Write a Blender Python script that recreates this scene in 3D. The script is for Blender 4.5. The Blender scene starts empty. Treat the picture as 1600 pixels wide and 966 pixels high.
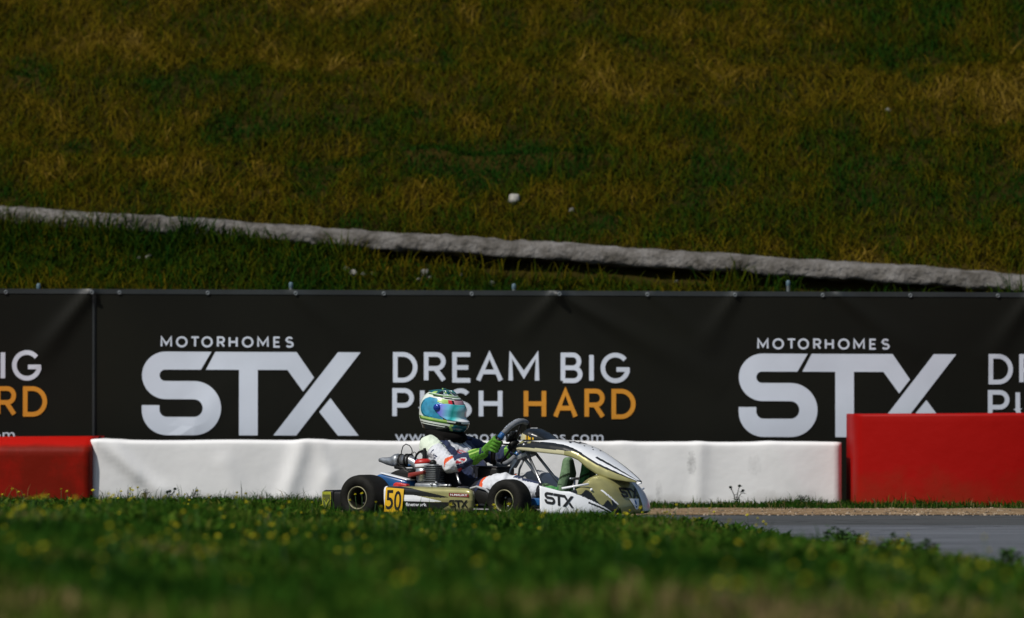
import bpy, bmesh, math, random
import numpy as np
from mathutils import Vector, Matrix, Euler

random.seed(7)
rng = np.random.default_rng(11)
R = math.radians
scene = bpy.context.scene
COL = scene.collection

# ------------------------------------------------------------------ camera, sky, sun, exposure
cam_d = bpy.data.cameras.new("camera")
cam = bpy.data.objects.new("camera", cam_d)
COL.objects.link(cam)
cam.location = (0, 0, 0.70)
cam.rotation_euler = (R(90 + 1.13), 0, 0)
cam_d.sensor_width = 36.0
cam_d.lens = 173.5
cam_d.clip_start = 0.1
cam_d.clip_end = 6000
cam_d.dof.use_dof = True
cam_d.dof.focus_distance = 30.0
cam_d.dof.aperture_fstop = 2.4
scene.camera = cam

SUN_EL = 51.0
SUN_AZ_LEFT = 48.0          # degrees to the left of the direction from the scene back to the camera
az = R(SUN_AZ_LEFT)
sun_dir = Vector((-math.sin(az) * math.cos(R(SUN_EL)), -math.cos(az) * math.cos(R(SUN_EL)), math.sin(R(SUN_EL))))
world = bpy.data.worlds.new("World")
scene.world = world
world.use_nodes = True
wn = world.node_tree.nodes
bg = wn["Background"]
sky = wn.new("ShaderNodeTexSky")
sky.sky_type = 'NISHITA'
sky.sun_disc = False
sky.sun_elevation = R(SUN_EL)
sky.sun_rotation = math.atan2(sun_dir.x, sun_dir.y)
sky.air_density = 1.0
sky.dust_density = 1.0
world.node_tree.links.new(sky.outputs[0], bg.inputs[0])
bg.inputs[1].default_value = 0.062
sun_d = bpy.data.lights.new("sun", 'SUN')
sun = bpy.data.objects.new("sun", sun_d)
COL.objects.link(sun)
sun_d.energy = 3.4
sun_d.angle = R(0.53)
sun_d.color = (1.0, 0.955, 0.88)
sun.location = (-20, -10, 40)
sun.rotation_euler = sun_dir.to_track_quat('Z', 'Y').to_euler()
scene.view_settings.view_transform = 'Standard'
scene.view_settings.look = 'None'
scene.view_settings.exposure = 0.12
scene.view_settings.gamma = 1.0
scene.view_settings.use_curve_mapping = False
scene.render.engine = 'CYCLES'
scene.cycles.use_denoising = True
scene.cycles.max_bounces = 6

# ------------------------------------------------------------------ helpers
def srgb(r, g, b):
    f = lambda c: ((c / 255) / 12.92) if c / 255 <= 0.04045 else (((c / 255) + 0.055) / 1.055) ** 2.4
    return (f(r), f(g), f(b))

def pmat(name, col, rough=0.5, metal=0.0, var=0.12, vscale=9.0, bump=0.0, bscale=60.0, coat=0.0, spec=0.5, sheen=0.0):
    m = bpy.data.materials.new(name)
    m.use_nodes = True
    nt = m.node_tree
    p = nt.nodes["Principled BSDF"]
    tc = nt.nodes.new("ShaderNodeTexCoord")
    nz = nt.nodes.new("ShaderNodeTexNoise")
    nz.inputs["Scale"].default_value = vscale
    nz.inputs["Detail"].default_value = 5
    nt.links.new(tc.outputs["Object"], nz.inputs["Vector"])
    rp = nt.nodes.new("ShaderNodeValToRGB")
    rp.color_ramp.elements[0].position = 0.32
    rp.color_ramp.elements[1].position = 0.68
    rp.color_ramp.elements[0].color = tuple(min(1, c * (1 - var)) for c in col) + (1,)
    rp.color_ramp.elements[1].color = tuple(min(1, c * (1 + var)) for c in col) + (1,)
    nt.links.new(nz.outputs["Fac"], rp.inputs["Fac"])
    nt.links.new(rp.outputs["Color"], p.inputs["Base Color"])
    p.inputs["Roughness"].default_value = rough
    p.inputs["Metallic"].default_value = metal
    p.inputs["Specular IOR Level"].default_value = spec
    if coat:
        p.inputs["Coat Weight"].default_value = coat
        p.inputs["Coat Roughness"].default_value = 0.08
    if sheen:
        p.inputs["Sheen Weight"].default_value = sheen
    if bump:
        n2 = nt.nodes.new("ShaderNodeTexNoise")
        n2.inputs["Scale"].default_value = bscale
        n2.inputs["Detail"].default_value = 4
        nt.links.new(tc.outputs["Object"], n2.inputs["Vector"])
        b = nt.nodes.new("ShaderNodeBump")
        b.inputs["Strength"].default_value = bump
        b.inputs["Distance"].default_value = 0.01
        nt.links.new(n2.outputs["Fac"], b.inputs["Height"])
        nt.links.new(b.outputs["Normal"], p.inputs["Normal"])
    return m

def tag(o, label=None, cat=None, group=None, kind=None):
    if label: o["label"] = label
    if cat: o["category"] = cat
    if group: o["group"] = group
    if kind: o["kind"] = kind
    return o

def empty(name, loc=(0, 0, 0), rz=0.0, parent=None):
    o = bpy.data.objects.new(name, None)
    o.empty_display_size = 0.1
    COL.objects.link(o)
    o.location = loc
    o.rotation_euler = (0, 0, rz)
    o.parent = parent
    return o

def mobj(name, verts, faces, mats, parent=None, smooth=True, idx=None):
    me = bpy.data.meshes.new(name)
    me.from_pydata([tuple(v) for v in verts], [], [tuple(f) for f in faces])
    if not isinstance(mats, (list, tuple)): mats = [mats]
    for m in mats: me.materials.append(m)
    if idx is not None:
        me.polygons.foreach_set("material_index", np.asarray(idx, dtype=np.int32))
    me.polygons.foreach_set("use_smooth", [smooth] * len(me.polygons))
    me.update()
    o = bpy.data.objects.new(name, me)
    COL.objects.link(o)
    o.parent = parent
    return o

class Geo:
    """collects shapes into one mesh"""
    def __init__(s): s.v = []; s.f = []; s.mi = []
    def add(s, verts, faces, mi=0):
        n = len(s.v)
        s.v += [tuple(v) for v in verts]
        s.f += [tuple(i + n for i in f) for f in faces]
        s.mi += [mi] * len(faces)
        return s
    def tube(s, pts, rad, n=10, mi=0, caps=True, flat=1.0):
        pts = [Vector(p) for p in pts]
        if not hasattr(rad, '__len__'): rad = [rad] * len(pts)
        vs = []; fs = []
        up = None
        for i, p in enumerate(pts):
            if i == 0: t = pts[1] - pts[0]
            elif i == len(pts) - 1: t = pts[-1] - pts[-2]
            else: t = (pts[i + 1] - pts[i - 1])
            t.normalize()
            if up is None:
                up = Vector((0, 0, 1)) if abs(t.z) < 0.9 else Vector((1, 0, 0))
            a = (up - t * up.dot(t)).normalized()
            up = a
            b = t.cross(a)
            for k in range(n):
                an = 2 * math.pi * k / n
                vs.append(p + a * (rad[i] * math.cos(an) * flat) + b * (rad[i] * math.sin(an)))
        for i in range(len(pts) - 1):
            for k in range(n):
                k2 = (k + 1) % n
                fs.append((i * n + k, i * n + k2, (i + 1) * n + k2, (i + 1) * n + k))
        if caps:
            fs.append(tuple(range(n))[::-1])
            fs.append(tuple((len(pts) - 1) * n + k for k in range(n)))
        return s.add(vs, fs, mi)
    def lathe(s, prof, origin, axis, n=40, mi=0, mis=None, closed=False):
        """prof = [(r, h)], revolved round axis through origin"""
        ax = Vector(axis).normalized()
        a = ax.orthogonal().normalized(); b = ax.cross(a)
        o = Vector(origin)
        vs = []; fs = []; mm = []
        for r, h in prof:
            for k in range(n):
                an = 2 * math.pi * k / n
                vs.append(o + ax * h + (a * math.cos(an) + b * math.sin(an)) * r)
        m = len(prof)
        for i in range(m if closed else m - 1):
            j = (i + 1) % m
            for k in range(n):
                k2 = (k + 1) % n
                fs.append((i * n + k, i * n + k2, j * n + k2, j * n + k))
                mm.append(mis[i] if mis else mi)
        n0 = len(s.v)
        s.v += [tuple(v) for v in vs]
        s.f += [tuple(i + n0 for i in f) for f in fs]
        s.mi += mm
        return s
    def box(s, c, size, bevel=0.0, rot=None, mi=0, seg=2):
        bm = bmesh.new()
        bmesh.ops.create_cube(bm, size=1.0)
        bmesh.ops.scale(bm, vec=size, verts=bm.verts)
        if bevel: bmesh.ops.bevel(bm, geom=list(bm.edges), offset=bevel, segments=seg, profile=0.5, affect='EDGES')
        if rot: bmesh.ops.rotate(bm, cent=(0, 0, 0), matrix=Euler(rot).to_matrix(), verts=bm.verts)
        bmesh.ops.translate(bm, vec=c, verts=bm.verts)
        bm.verts.index_update()
        s.add([v.co.copy() for v in bm.verts], [[v.index for v in f.verts] for f in bm.faces], mi)
        bm.free()
        return s
    def ball(s, c, r, n=12, mi=0):
        rx, ry, rz = r if hasattr(r, '__len__') else (r, r, r)
        vs = [(c[0], c[1], c[2] - rz)]; fs = []
        m = n // 2
        for i in range(1, m):
            th = math.pi * i / m
            for k in range(n):
                an = 2 * math.pi * k / n
                vs.append((c[0] + rx * math.sin(th) * math.cos(an), c[1] + ry * math.sin(th) * math.sin(an), c[2] - rz * math.cos(th)))
        vs.append((c[0], c[1], c[2] + rz))
        for k in range(n):
            k2 = (k + 1) % n
            fs.append((0, 1 + k2, 1 + k))
            for i in range(m - 2):
                fs.append((1 + i * n + k, 1 + i * n + k2, 1 + (i + 1) * n + k2, 1 + (i + 1) * n + k))
            fs.append((1 + (m - 2) * n + k, 1 + (m - 2) * n + k2, len(vs) - 1))
        return s.add(vs, fs, mi)
    def limb(s, pts, rad, n=16):
        """closed tapered limb with round ends, dense enough for remeshing"""
        P = [Vector(p) for p in pts]
        if not hasattr(rad, '__len__'): rad = [rad] * len(P)
        for p, r in zip(P, rad): s.ball(p, r, n)
        for i in range(len(P) - 1):
            s.tube([P[i], P[i + 1]], [rad[i], rad[i + 1]], n)
        return s
    def grid(s, fn, us, vs_, mi=0):
        nu, nv = len(us), len(vs_)
        V = [fn(u, v) for u in us for v in vs_]
        F = [(i * nv + j, (i + 1) * nv + j, (i + 1) * nv + j + 1, i * nv + j + 1) for i in range(nu - 1) for j in range(nv - 1)]
        return s.add(V, F, mi)
    def build(s, name, mats, parent=None, smooth=True):
        return mobj(name, s.v, s.f, mats, parent, smooth, s.mi)

def bake(o, voxel=None, smooth_it=0, solid=None, autosmooth=False):
    """apply remesh / smooth / solidify and keep the result as plain mesh"""
    if voxel:
        m = o.modifiers.new("r", 'REMESH'); m.mode = 'VOXEL'; m.voxel_size = voxel
    if smooth_it:
        m = o.modifiers.new("s", 'SMOOTH'); m.iterations = smooth_it; m.factor = 0.5
    if solid:
        m = o.modifiers.new("t", 'SOLIDIFY'); m.thickness = solid; m.offset = -1
    dg = bpy.context.evaluated_depsgraph_get()
    me = bpy.data.meshes.new_from_object(o.evaluated_get(dg))
    mats = list(o.data.materials)
    old = o.data
    o.modifiers.clear()
    o.data = me
    bpy.data.meshes.remove(old)
    me.name = o.name
    if not len(me.materials):
        for m in mats: me.materials.append(m)
    me.polygons.foreach_set("use_smooth", [True] * len(me.polygons))
    return o

def centers(o):
    n = len(o.data.polygons)
    c = np.empty(n * 3); o.data.polygons.foreach_get("center", c)
    nn = np.empty(n * 3); o.data.polygons.foreach_get("normal", nn)
    return c.reshape(n, 3), nn.reshape(n, 3)

def setidx(o, idx):
    o.data.polygons.foreach_set("material_index", np.asarray(idx, dtype=np.int32)); o.data.update()

def pip(x, y, poly):
    inside = np.zeros(np.shape(x), dtype=bool)
    n = len(poly)
    j = n - 1
    for i in range(n):
        xi, yi = poly[i]; xj, yj = poly[j]
        if yi != yj:
            inside ^= ((yi > y) != (yj > y)) & (x < (xj - xi) * (y - yi) / (yj - yi) + xi)
        j = i
    return inside

def _h(ix, iy, seed):
    v = np.sin(ix * 127.1 + iy * 311.7 + seed * 74.7) * 43758.5453
    return v - np.floor(v)
def vn(x, y, seed=0):
    x = np.asarray(x, float); y = np.asarray(y, float)
    ix = np.floor(x); iy = np.floor(y)
    fx = x - ix; fy = y - iy
    fx = fx * fx * (3 - 2 * fx); fy = fy * fy * (3 - 2 * fy)
    return ((_h(ix, iy, seed) * (1 - fx) + _h(ix + 1, iy, seed) * fx) * (1 - fy)
            + (_h(ix, iy + 1, seed) * (1 - fx) + _h(ix + 1, iy + 1, seed) * fx) * fy)
def fbm(x, y, seed=0, o=4):
    s = 0; a = 0.5; t = 0
    for k in range(o):
        s = s + a * vn(np.asarray(x) * 2 ** k, np.asarray(y) * 2 ** k, seed + k * 13); t += a; a *= 0.55
    return s / t
def sstep(a, b, x):
    t = np.clip((np.asarray(x, float) - a) / (b - a), 0, 1)
    return t * t * (3 - 2 * t)

# flat artwork -------------------------------------------------
def arc(cx, cy, r, a0, a1, n=14):
    return [(cx + r * math.cos(R(a0 + (a1 - a0) * i / n)), cy - r * math.sin(R(a0 + (a1 - a0) * i / n))) for i in range(n + 1)]
LOGO = [
    [(535, 162)] + arc(244, 314, 152.5, 90, 270, 24) + arc(424, 523.5, 56.5, 90, -90, 16) + arc(250, 533, 47, 270, 180, 8)
    + [(203, 505), (90, 505)] + arc(250, 537, 160, 180, 270, 12) + arc(424, 523.5, 173.5, -90, 90, 24) + arc(240, 313.5, 36.5, 270, 90, 12) + [(468, 277)],
    [(560, 162), (1080, 162), (1192, 325), (1122, 415), (1022, 277), (832, 277), (832, 697), (712, 697), (712, 277), (500, 277)],
    [(1345, 162), (1490, 162), (1078, 697), (932, 697)],
    [(1297, 457), (1478, 697), (1345, 697), (1225, 545)],
]   # y grows downwards; spans x 90..1490, y 162..697

def fill_polys(polys, mapping, cuts=0, maxlen=None):
    """triangulate flat outlines, refine them and lay them on a surface with mapping(x, y) -> (X, Y, Z)"""
    bm = bmesh.new()
    for pl in polys:
        vs = [bm.verts.new((x, y, 0)) for x, y in pl]
        f = bm.faces.new(vs); f.normal_update()
    bmesh.ops.triangulate(bm, faces=list(bm.faces))
    if maxlen:
        for _ in range(7):
            es = [e for e in bm.edges if e.calc_length() > maxlen]
            if not es: break
            bmesh.ops.subdivide_edges(bm, edges=es, cuts=1)
            bmesh.ops.triangulate(bm, faces=[f for f in bm.faces if len(f.verts) > 3])
    bm.verts.index_update()
    V = [mapping(v.co.x, v.co.y) for v in bm.verts]
    F = [[v.index for v in f.verts] for f in bm.faces]
    bm.free()
    return V, F

GLY = {}   # stroke letters, cap height 1, y up; (width, [polylines])
def _a(cx, cy, rx, ry, a0, a1, n=12):
    return [(cx + rx * math.cos(R(a0 + (a1 - a0) * i / n)), cy + ry * math.sin(R(a0 + (a1 - a0) * i / n))) for i in range(n + 1)]
GLY['D'] = (.80, [[(0, 0), (0, 1)] + _a(.30, .5, .5, .5, 90, -90, 18) + [(0, 0)]])
GLY['R'] = (.70, [[(0, 0), (0, 1)] + _a(.40, .73, .28, .27, 90, -90) + [(0, .46)], [(.36, .46), (.70, 0)]])
GLY['P'] = (.68, [[(0, 0), (0, 1)] + _a(.38, .71, .30, .29, 90, -90) + [(0, .42)]])
GLY['E'] = (.64, [[(.64, 1), (0, 1), (0, 0), (.64, 0)], [(0, .5), (.56, .5)]])
GLY['A'] = (.84, [[(0, 0), (.42, 1), (.84, 0)], [(.15, .33), (.69, .33)]])
GLY['M'] = (.96, [[(0, 0), (0, 1), (.48, .22), (.96, 1), (.96, 0)]])
GLY['B'] = (.70, [[(0, 0), (0, 1)] + _a(.40, .75, .25, .25, 90, -90) + [(0, .5)], [(.38, .5)] + _a(.43, .25, .27, .25, 90, -90) + [(0, 0)]])
GLY['I'] = (.0, [[(0, 0), (0, 1)]])
GLY['G'] = (.84, [_a(.46, .5, .46, .5, 40, 345, 26) + [(.90, .44), (.50, .44)]])
GLY['U'] = (.72, [[(0, 1), (0, .36)] + _a(.36, .36, .36, .36, 180, 360, 16) + [(.72, 1)]])
GLY['S'] = (.64, [_a(.33, .75, .27, .25, 30, 180, 12) + _a(.33, .75, .27, .25, 180, 270, 6) + _a(.33, .25, .30, .25, 90, -150, 18)])
GLY['H'] = (.74, [[(0, 0), (0, 1)], [(.74, 0), (.74, 1)], [(0, .5), (.74, .5)]])
GLY['O'] = (.90, [_a(.45, .5, .45, .5, 0, 360, 30)])
GLY['T'] = (.70, [[(0, 1), (.70, 1)], [(.35, 1), (.35, 0)]])

def ribbon(poly, w):
    """constant-width mitred ribbon round a polyline: list of quads"""
    P = [Vector(p) for p in poly]
    closed = (P[0] - P[-1]).length < 1e-6
    if closed: P = P[:-1]
    n = len(P); L = []; Rr = []
    for i in range(n):
        a = P[i - 1] if (closed or i > 0) else None
        b = P[(i + 1) % n] if (closed or i < n - 1) else None
        d1 = (P[i] - a).normalized() if a is not None else (b - P[i]).normalized()
        d2 = (b - P[i]).normalized() if b is not None else d1
        n1 = Vector((-d1.y, d1.x)); n2 = Vector((-d2.y, d2.x))
        m = n1 + n2
        if m.length < 1e-4: m = n1.copy()
        m.normalize()
        k = min(1.9, 1.0 / max(0.25, m.dot(n1)))
        L.append(P[i] + m * w / 2 * k); Rr.append(P[i] - m * w / 2 * k)
    q = []
    for i in range(n if closed else n - 1):
        j = (i + 1) % n
        # split long pieces so that they follow folds
        ln = (P[j] - P[i]).length; c = max(1, int(ln / (w * 1.2)))
        for t in range(c):
            t0, t1 = t / c, (t + 1) / c
            q.append((L[i].lerp(L[j], t0), Rr[i].lerp(Rr[j], t0), Rr[i].lerp(Rr[j], t1), L[i].lerp(L[j], t1)))
    return q

def letters(items, w, mapping):
    """items = [(char, x0, x1, ybase, ytop)] in artwork units (y down) -> verts, faces; mapping(x, y, layer)"""
    V = []; F = []
    for ch, x0, x1, yb, yt in items:
        wd, strokes = GLY[ch]
        H = yb - yt - w
        for li, st in enumerate(strokes):
            sx = (x1 - x0 - w) / wd if wd else 1
            poly = [(x0 + w / 2 + p[0] * sx, (yb - w / 2) - p[1] * H) for p in st]
            for quad in ribbon(poly, w):
                n = len(V)
                V += [mapping(p.x, p.y, li) for p in quad]
                F.append((n, n + 1, n + 2, n + 3))
    return V, F

def text_flat(s, height, spacing=1.0, bold=0.0):
    """Blender's built-in typeface as flat vertices/faces; x right, y up, cap height ~height, starts at 0"""
    cu = bpy.data.curves.new("t", 'FONT'); cu.body = s; cu.size = height / 0.73; cu.space_character = spacing
    cu.offset = bold; cu.resolution_u = 3
    ob = bpy.data.objects.new("t", cu); COL.objects.link(ob)
    dg = bpy.context.evaluated_depsgraph_get()
    me = bpy.data.meshes.new_from_object(ob.evaluated_get(dg))
    V = [(v.co.x, v.co.y) for v in me.vertices]; F = [tuple(p.vertices) for p in me.polygons]
    bpy.data.objects.remove(ob); bpy.data.curves.remove(cu); bpy.data.meshes.remove(me)
    x0 = min(v[0] for v in V); x1 = max(v[0] for v in V)
    V = [(v[0] - x0, v[1]) for v in V]
    return V, F, x1 - x0

# ------------------------------------------------------------------ materials
M = {}
M['white_print'] = pmat("white_print", (0.58, 0.625, 0.70), 0.55, var=0.05, vscale=3)
M['orange_print'] = pmat("orange_print", (0.58, 0.235, 0.010), 0.55, var=0.06, vscale=3)
M['banner'] = pmat("banner_vinyl", (0.0046, 0.0048, 0.0022), 0.7, var=0.25, vscale=1.2, bump=0.15, bscale=7, spec=0.16)
M['banner_hem'] = pmat("banner_hem", (0.018, 0.022, 0.022), 0.5, var=0.25, vscale=4)
M['eyelet'] = pmat("eyelet_metal", (0.16, 0.18, 0.19), 0.5, 0.3)
M['post_grey'] = pmat("post_steel", (0.06, 0.07, 0.07), 0.5, 0.5)
M['post_cap'] = pmat("post_cap", (0.075, 0.13, 0.16), 0.6)
M['rubber'] = pmat("tyre_rubber", (0.009, 0.0085, 0.0065), 0.7, var=0.35, vscale=30, bump=0.25, bscale=120, spec=0.18)
M['black_plastic'] = pmat("black_plastic", (0.008, 0.008, 0.007), 0.5, var=0.3, vscale=14, spec=0.25)
M['black_gloss'] = pmat("black_sticker", (0.010, 0.011, 0.010), 0.3, var=0.2, coat=0.3)
M['black_mark'] = pmat("black_lettering", (0.006, 0.006, 0.006), 0.45)
M['gold'] = pmat("gold_paint", (0.34, 0.32, 0.13), 0.36, 0.3, var=0.10, vscale=16, coat=0.4)
M['white_paint'] = pmat("white_bodywork", (0.82, 0.84, 0.86), 0.3, var=0.05, vscale=12, coat=0.4)
M['cream'] = pmat("pale_gold_paint", (0.62, 0.58, 0.36), 0.35, 0.2, var=0.08)
M['yellow_plate'] = pmat("yellow_plate", (0.72, 0.42, 0.012), 0.4, var=0.08)
M['olive_sticker'] = pmat("olive_sticker", (0.30, 0.32, 0.02), 0.4, var=0.3, vscale=40)
M['olive_dark'] = pmat("olive_dark", (0.10, 0.11, 0.02), 0.4, var=0.3, vscale=40)
M['rim_lip'] = pmat("rim_lip", (0.26, 0.245, 0.15), 0.5, 0.3, var=0.2, vscale=20)
M['rim_dark'] = pmat("rim_dark", (0.028, 0.026, 0.018), 0.4, 0.6, var=0.3, vscale=20)
M['steel'] = pmat("bare_steel", (0.42, 0.43, 0.44), 0.32, 0.85, var=0.2, vscale=25)
M['fin'] = pmat("dark_cast_metal", (0.13, 0.14, 0.15), 0.5, 0.5, var=0.25, vscale=30)
M['alu'] = pmat("cast_aluminium", (0.33, 0.35, 0.37), 0.45, 0.7, var=0.25, vscale=30, bump=0.1)
M['frame'] = pmat("frame_tube", (0.05, 0.05, 0.055), 0.35, 0.7, var=0.2)
M['grey_grip'] = pmat("grey_suede", (0.16, 0.17, 0.185), 0.85, var=0.25, vscale=40)
M['blue'] = pmat("blue_plastic", (0.012, 0.085, 0.25), 0.35, var=0.2, vscale=12, coat=0.2)
M['red'] = pmat("red_part", (0.50, 0.022, 0.016), 0.4, var=0.2)
M['dark_red'] = pmat("dark_red_sticker", (0.20, 0.02, 0.012), 0.45, var=0.2)
M['suit_white'] = pmat("suit_white", (0.62, 0.64, 0.68), 0.85, var=0.08, vscale=18, bump=0.35, bscale=45, sheen=0.2)
M['suit_pale'] = pmat("suit_pale_green", (0.66, 0.74, 0.60), 0.85, var=0.06, vscale=18, bump=0.3, bscale=45, sheen=0.2)
M['suit_navy'] = pmat("suit_navy", (0.010, 0.020, 0.065), 0.85, var=0.25, vscale=18, bump=0.4, bscale=45, sheen=0.1)
M['suit_dark'] = pmat("suit_dark", (0.008, 0.009, 0.014), 0.9, var=0.25, vscale=18, bump=0.4, bscale=45)
M['suit_grey'] = pmat("suit_grey", (0.38, 0.39, 0.40), 0.9, var=0.15, vscale=18, bump=0.35, bscale=45)
M['suit_orange'] = pmat("suit_orange", (0.66, 0.085, 0.02), 0.85, var=0.12, vscale=18)
M['suit_red'] = pmat("suit_red", (0.60, 0.05, 0.07), 0.85, var=0.12, vscale=18)
M['suit_pink'] = pmat("suit_pink", (0.66, 0.30, 0.32), 0.85, var=0.12, vscale=18)
M['glove'] = pmat("green_glove", (0.070, 0.225, 0.012), 0.85, var=0.3, vscale=60, bump=0.4, bscale=90)
M['glove_lime'] = pmat("lime_glove_stripe", (0.36, 0.55, 0.12), 0.8, var=0.1)
M['glove_dark'] = pmat("dark_glove_palm", (0.012, 0.03, 0.008), 0.9, var=0.3)
M['boot'] = pmat("green_boot", (0.045, 0.20, 0.05), 0.75, var=0.45, vscale=40, bump=0.3)
M['boot_grey'] = pmat("grey_green_boot", (0.12, 0.20, 0.10), 0.8, var=0.25, vscale=40, bump=0.3)
M['collar'] = pmat("neck_collar", (0.006, 0.0055, 0.005), 0.95, var=0.3, spec=0.1)
M['h_white'] = pmat("helmet_white", (0.72, 0.78, 0.70), 0.22, var=0.06, coat=0.6)
M['h_teal'] = pmat("helmet_teal", (0.008, 0.11, 0.13), 0.22, var=0.3, vscale=25, coat=0.6)
M['h_blue'] = pmat("helmet_blue", (0.035, 0.26, 0.42), 0.22, var=0.25, vscale=25, coat=0.6)
M['h_lime'] = pmat("helmet_lime", (0.40, 0.62, 0.16), 0.25, var=0.2, vscale=25, coat=0.6)
M['h_green'] = pmat("helmet_green", (0.07, 0.19, 0.03), 0.25, var=0.3, vscale=25, coat=0.6)
M['h_black'] = pmat("helmet_black", (0.008, 0.010, 0.010), 0.25, var=0.2, coat=0.5)
M['h_red'] = pmat("helmet_red", (0.60, 0.03, 0.04), 0.3, coat=0.4)
M['h_pink'] = pmat("helmet_pink", (0.60, 0.32, 0.36), 0.3, coat=0.4)
M['pivot'] = pmat("visor_pivot_blue", (0.01, 0.045, 0.30), 0.2, 0.3, coat=0.5)
M['stone'] = pmat("pale_stone", (0.36, 0.35, 0.31), 0.85, var=0.25, vscale=14, bump=0.5, bscale=20)

def soft_barrier_mat(name, col, dirt_shade, stains=(), dirt_shade_h=0.16, dirt_shade_z0=0.0, dirt_shade_max=0.6):
    """barrier cover: base colour, dirty splashes low down in ragged patches (painted shade on the left red block), a few dark scuffs"""
    m = bpy.data.materials.new(name); m.use_nodes = True
    nt = m.node_tree; N = nt.nodes; L = nt.links
    p = N["Principled BSDF"]
    tc = N.new("ShaderNodeTexCoord")
    sep = N.new("ShaderNodeSeparateXYZ"); L.new(tc.outputs["Object"], sep.inputs[0])
    nz = N.new("ShaderNodeTexNoise"); nz.inputs["Scale"].default_value = 4.0; nz.inputs["Detail"].default_value = 7; nz.inputs["Roughness"].default_value = 0.65
    L.new(tc.outputs["Object"], nz.inputs["Vector"])
    mr = N.new("ShaderNodeMapRange"); mr.inputs[1].default_value = dirt_shade_z0; mr.inputs[2].default_value = dirt_shade_h; mr.inputs[3].default_value = 0.42; mr.inputs[4].default_value = -0.25
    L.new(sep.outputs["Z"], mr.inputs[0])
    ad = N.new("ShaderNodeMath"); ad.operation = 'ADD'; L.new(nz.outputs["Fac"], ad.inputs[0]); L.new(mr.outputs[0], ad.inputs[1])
    r2 = N.new("ShaderNodeMapRange"); r2.inputs[1].default_value = 0.5; r2.inputs[2].default_value = 0.95; r2.inputs[3].default_value = 0; r2.inputs[4].default_value = dirt_shade_max
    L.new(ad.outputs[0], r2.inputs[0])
    n3 = N.new("ShaderNodeTexNoise"); n3.inputs["Scale"].default_value = 2.2; n3.inputs["Detail"].default_value = 4
    L.new(tc.outputs["Object"], n3.inputs["Vector"])
    base = N.new("ShaderNodeMixRGB"); base.inputs[1].default_value = tuple(c * 0.92 for c in col) + (1,); base.inputs[2].default_value = tuple(min(1, c * 1.06) for c in col) + (1,)
    L.new(n3.outputs["Fac"], base.inputs[0])
    mix = N.new("ShaderNodeMixRGB"); mix.inputs[2].default_value = tuple(dirt_shade) + (1,)
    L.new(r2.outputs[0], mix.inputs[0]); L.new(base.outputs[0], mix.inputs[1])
    last = mix
    for (sx, sz, rx, rz, amt) in stains:
        a = N.new("ShaderNodeMath"); a.operation = 'SUBTRACT'; L.new(sep.outputs["X"], a.inputs[0]); a.inputs[1].default_value = sx
        b = N.new("ShaderNodeMath"); b.operation = 'DIVIDE'; L.new(a.outputs[0], b.inputs[0]); b.inputs[1].default_value = rx
        c = N.new("ShaderNodeMath"); c.operation = 'POWER'; L.new(b.outputs[0], c.inputs[0]); c.inputs[1].default_value = 2
        d = N.new("ShaderNodeMath"); d.operation = 'SUBTRACT'; L.new(sep.outputs["Z"], d.inputs[0]); d.inputs[1].default_value = sz
        e = N.new("ShaderNodeMath"); e.operation = 'DIVIDE'; L.new(d.outputs[0], e.inputs[0]); e.inputs[1].default_value = rz
        f = N.new("ShaderNodeMath"); f.operation = 'POWER'; L.new(e.outputs[0], f.inputs[0]); f.inputs[1].default_value = 2
        g = N.new("ShaderNodeMath"); g.operation = 'ADD'; L.new(c.outputs[0], g.inputs[0]); L.new(f.outputs[0], g.inputs[1])
        nn = N.new("ShaderNodeTexNoise"); nn.inputs["Scale"].default_value = 38; nn.inputs["Detail"].default_value = 5
        L.new(tc.outputs["Object"], nn.inputs["Vector"])
        g2 = N.new("ShaderNodeMath"); g2.operation = 'MULTIPLY_ADD'; L.new(nn.outputs["Fac"], g2.inputs[0]); g2.inputs[1].default_value = 2.2; L.new(g.outputs[0], g2.inputs[2])
        h = N.new("ShaderNodeMapRange"); h.inputs[1].default_value = 0.7; h.inputs[2].default_value = 1.9; h.inputs[3].default_value = amt; h.inputs[4].default_value = 0
        L.new(g2.outputs[0], h.inputs[0])
        mx = N.new("ShaderNodeMixRGB"); mx.inputs[2].default_value = (0.06, 0.06, 0.06, 1)
        L.new(h.outputs[0], mx.inputs[0]); L.new(last.outputs[0], mx.inputs[1]); last = mx
    L.new(last.outputs[0], p.inputs["Base Color"])
    p.inputs["Roughness"].default_value = 0.55
    p.inputs["Specular IOR Level"].default_value = 0.12
    b1 = N.new("ShaderNodeBump"); b1.inputs["Strength"].default_value = 0.25; b1.inputs["Distance"].default_value = 0.02
    n4 = N.new("ShaderNodeTexNoise"); n4.inputs["Scale"].default_value = 6; n4.inputs["Detail"].default_value = 3
    L.new(tc.outputs["Object"], n4.inputs["Vector"]); L.new(n4.outputs["Fac"], b1.inputs["Height"]); L.new(b1.outputs[0], p.inputs["Normal"])
    return m

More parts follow.
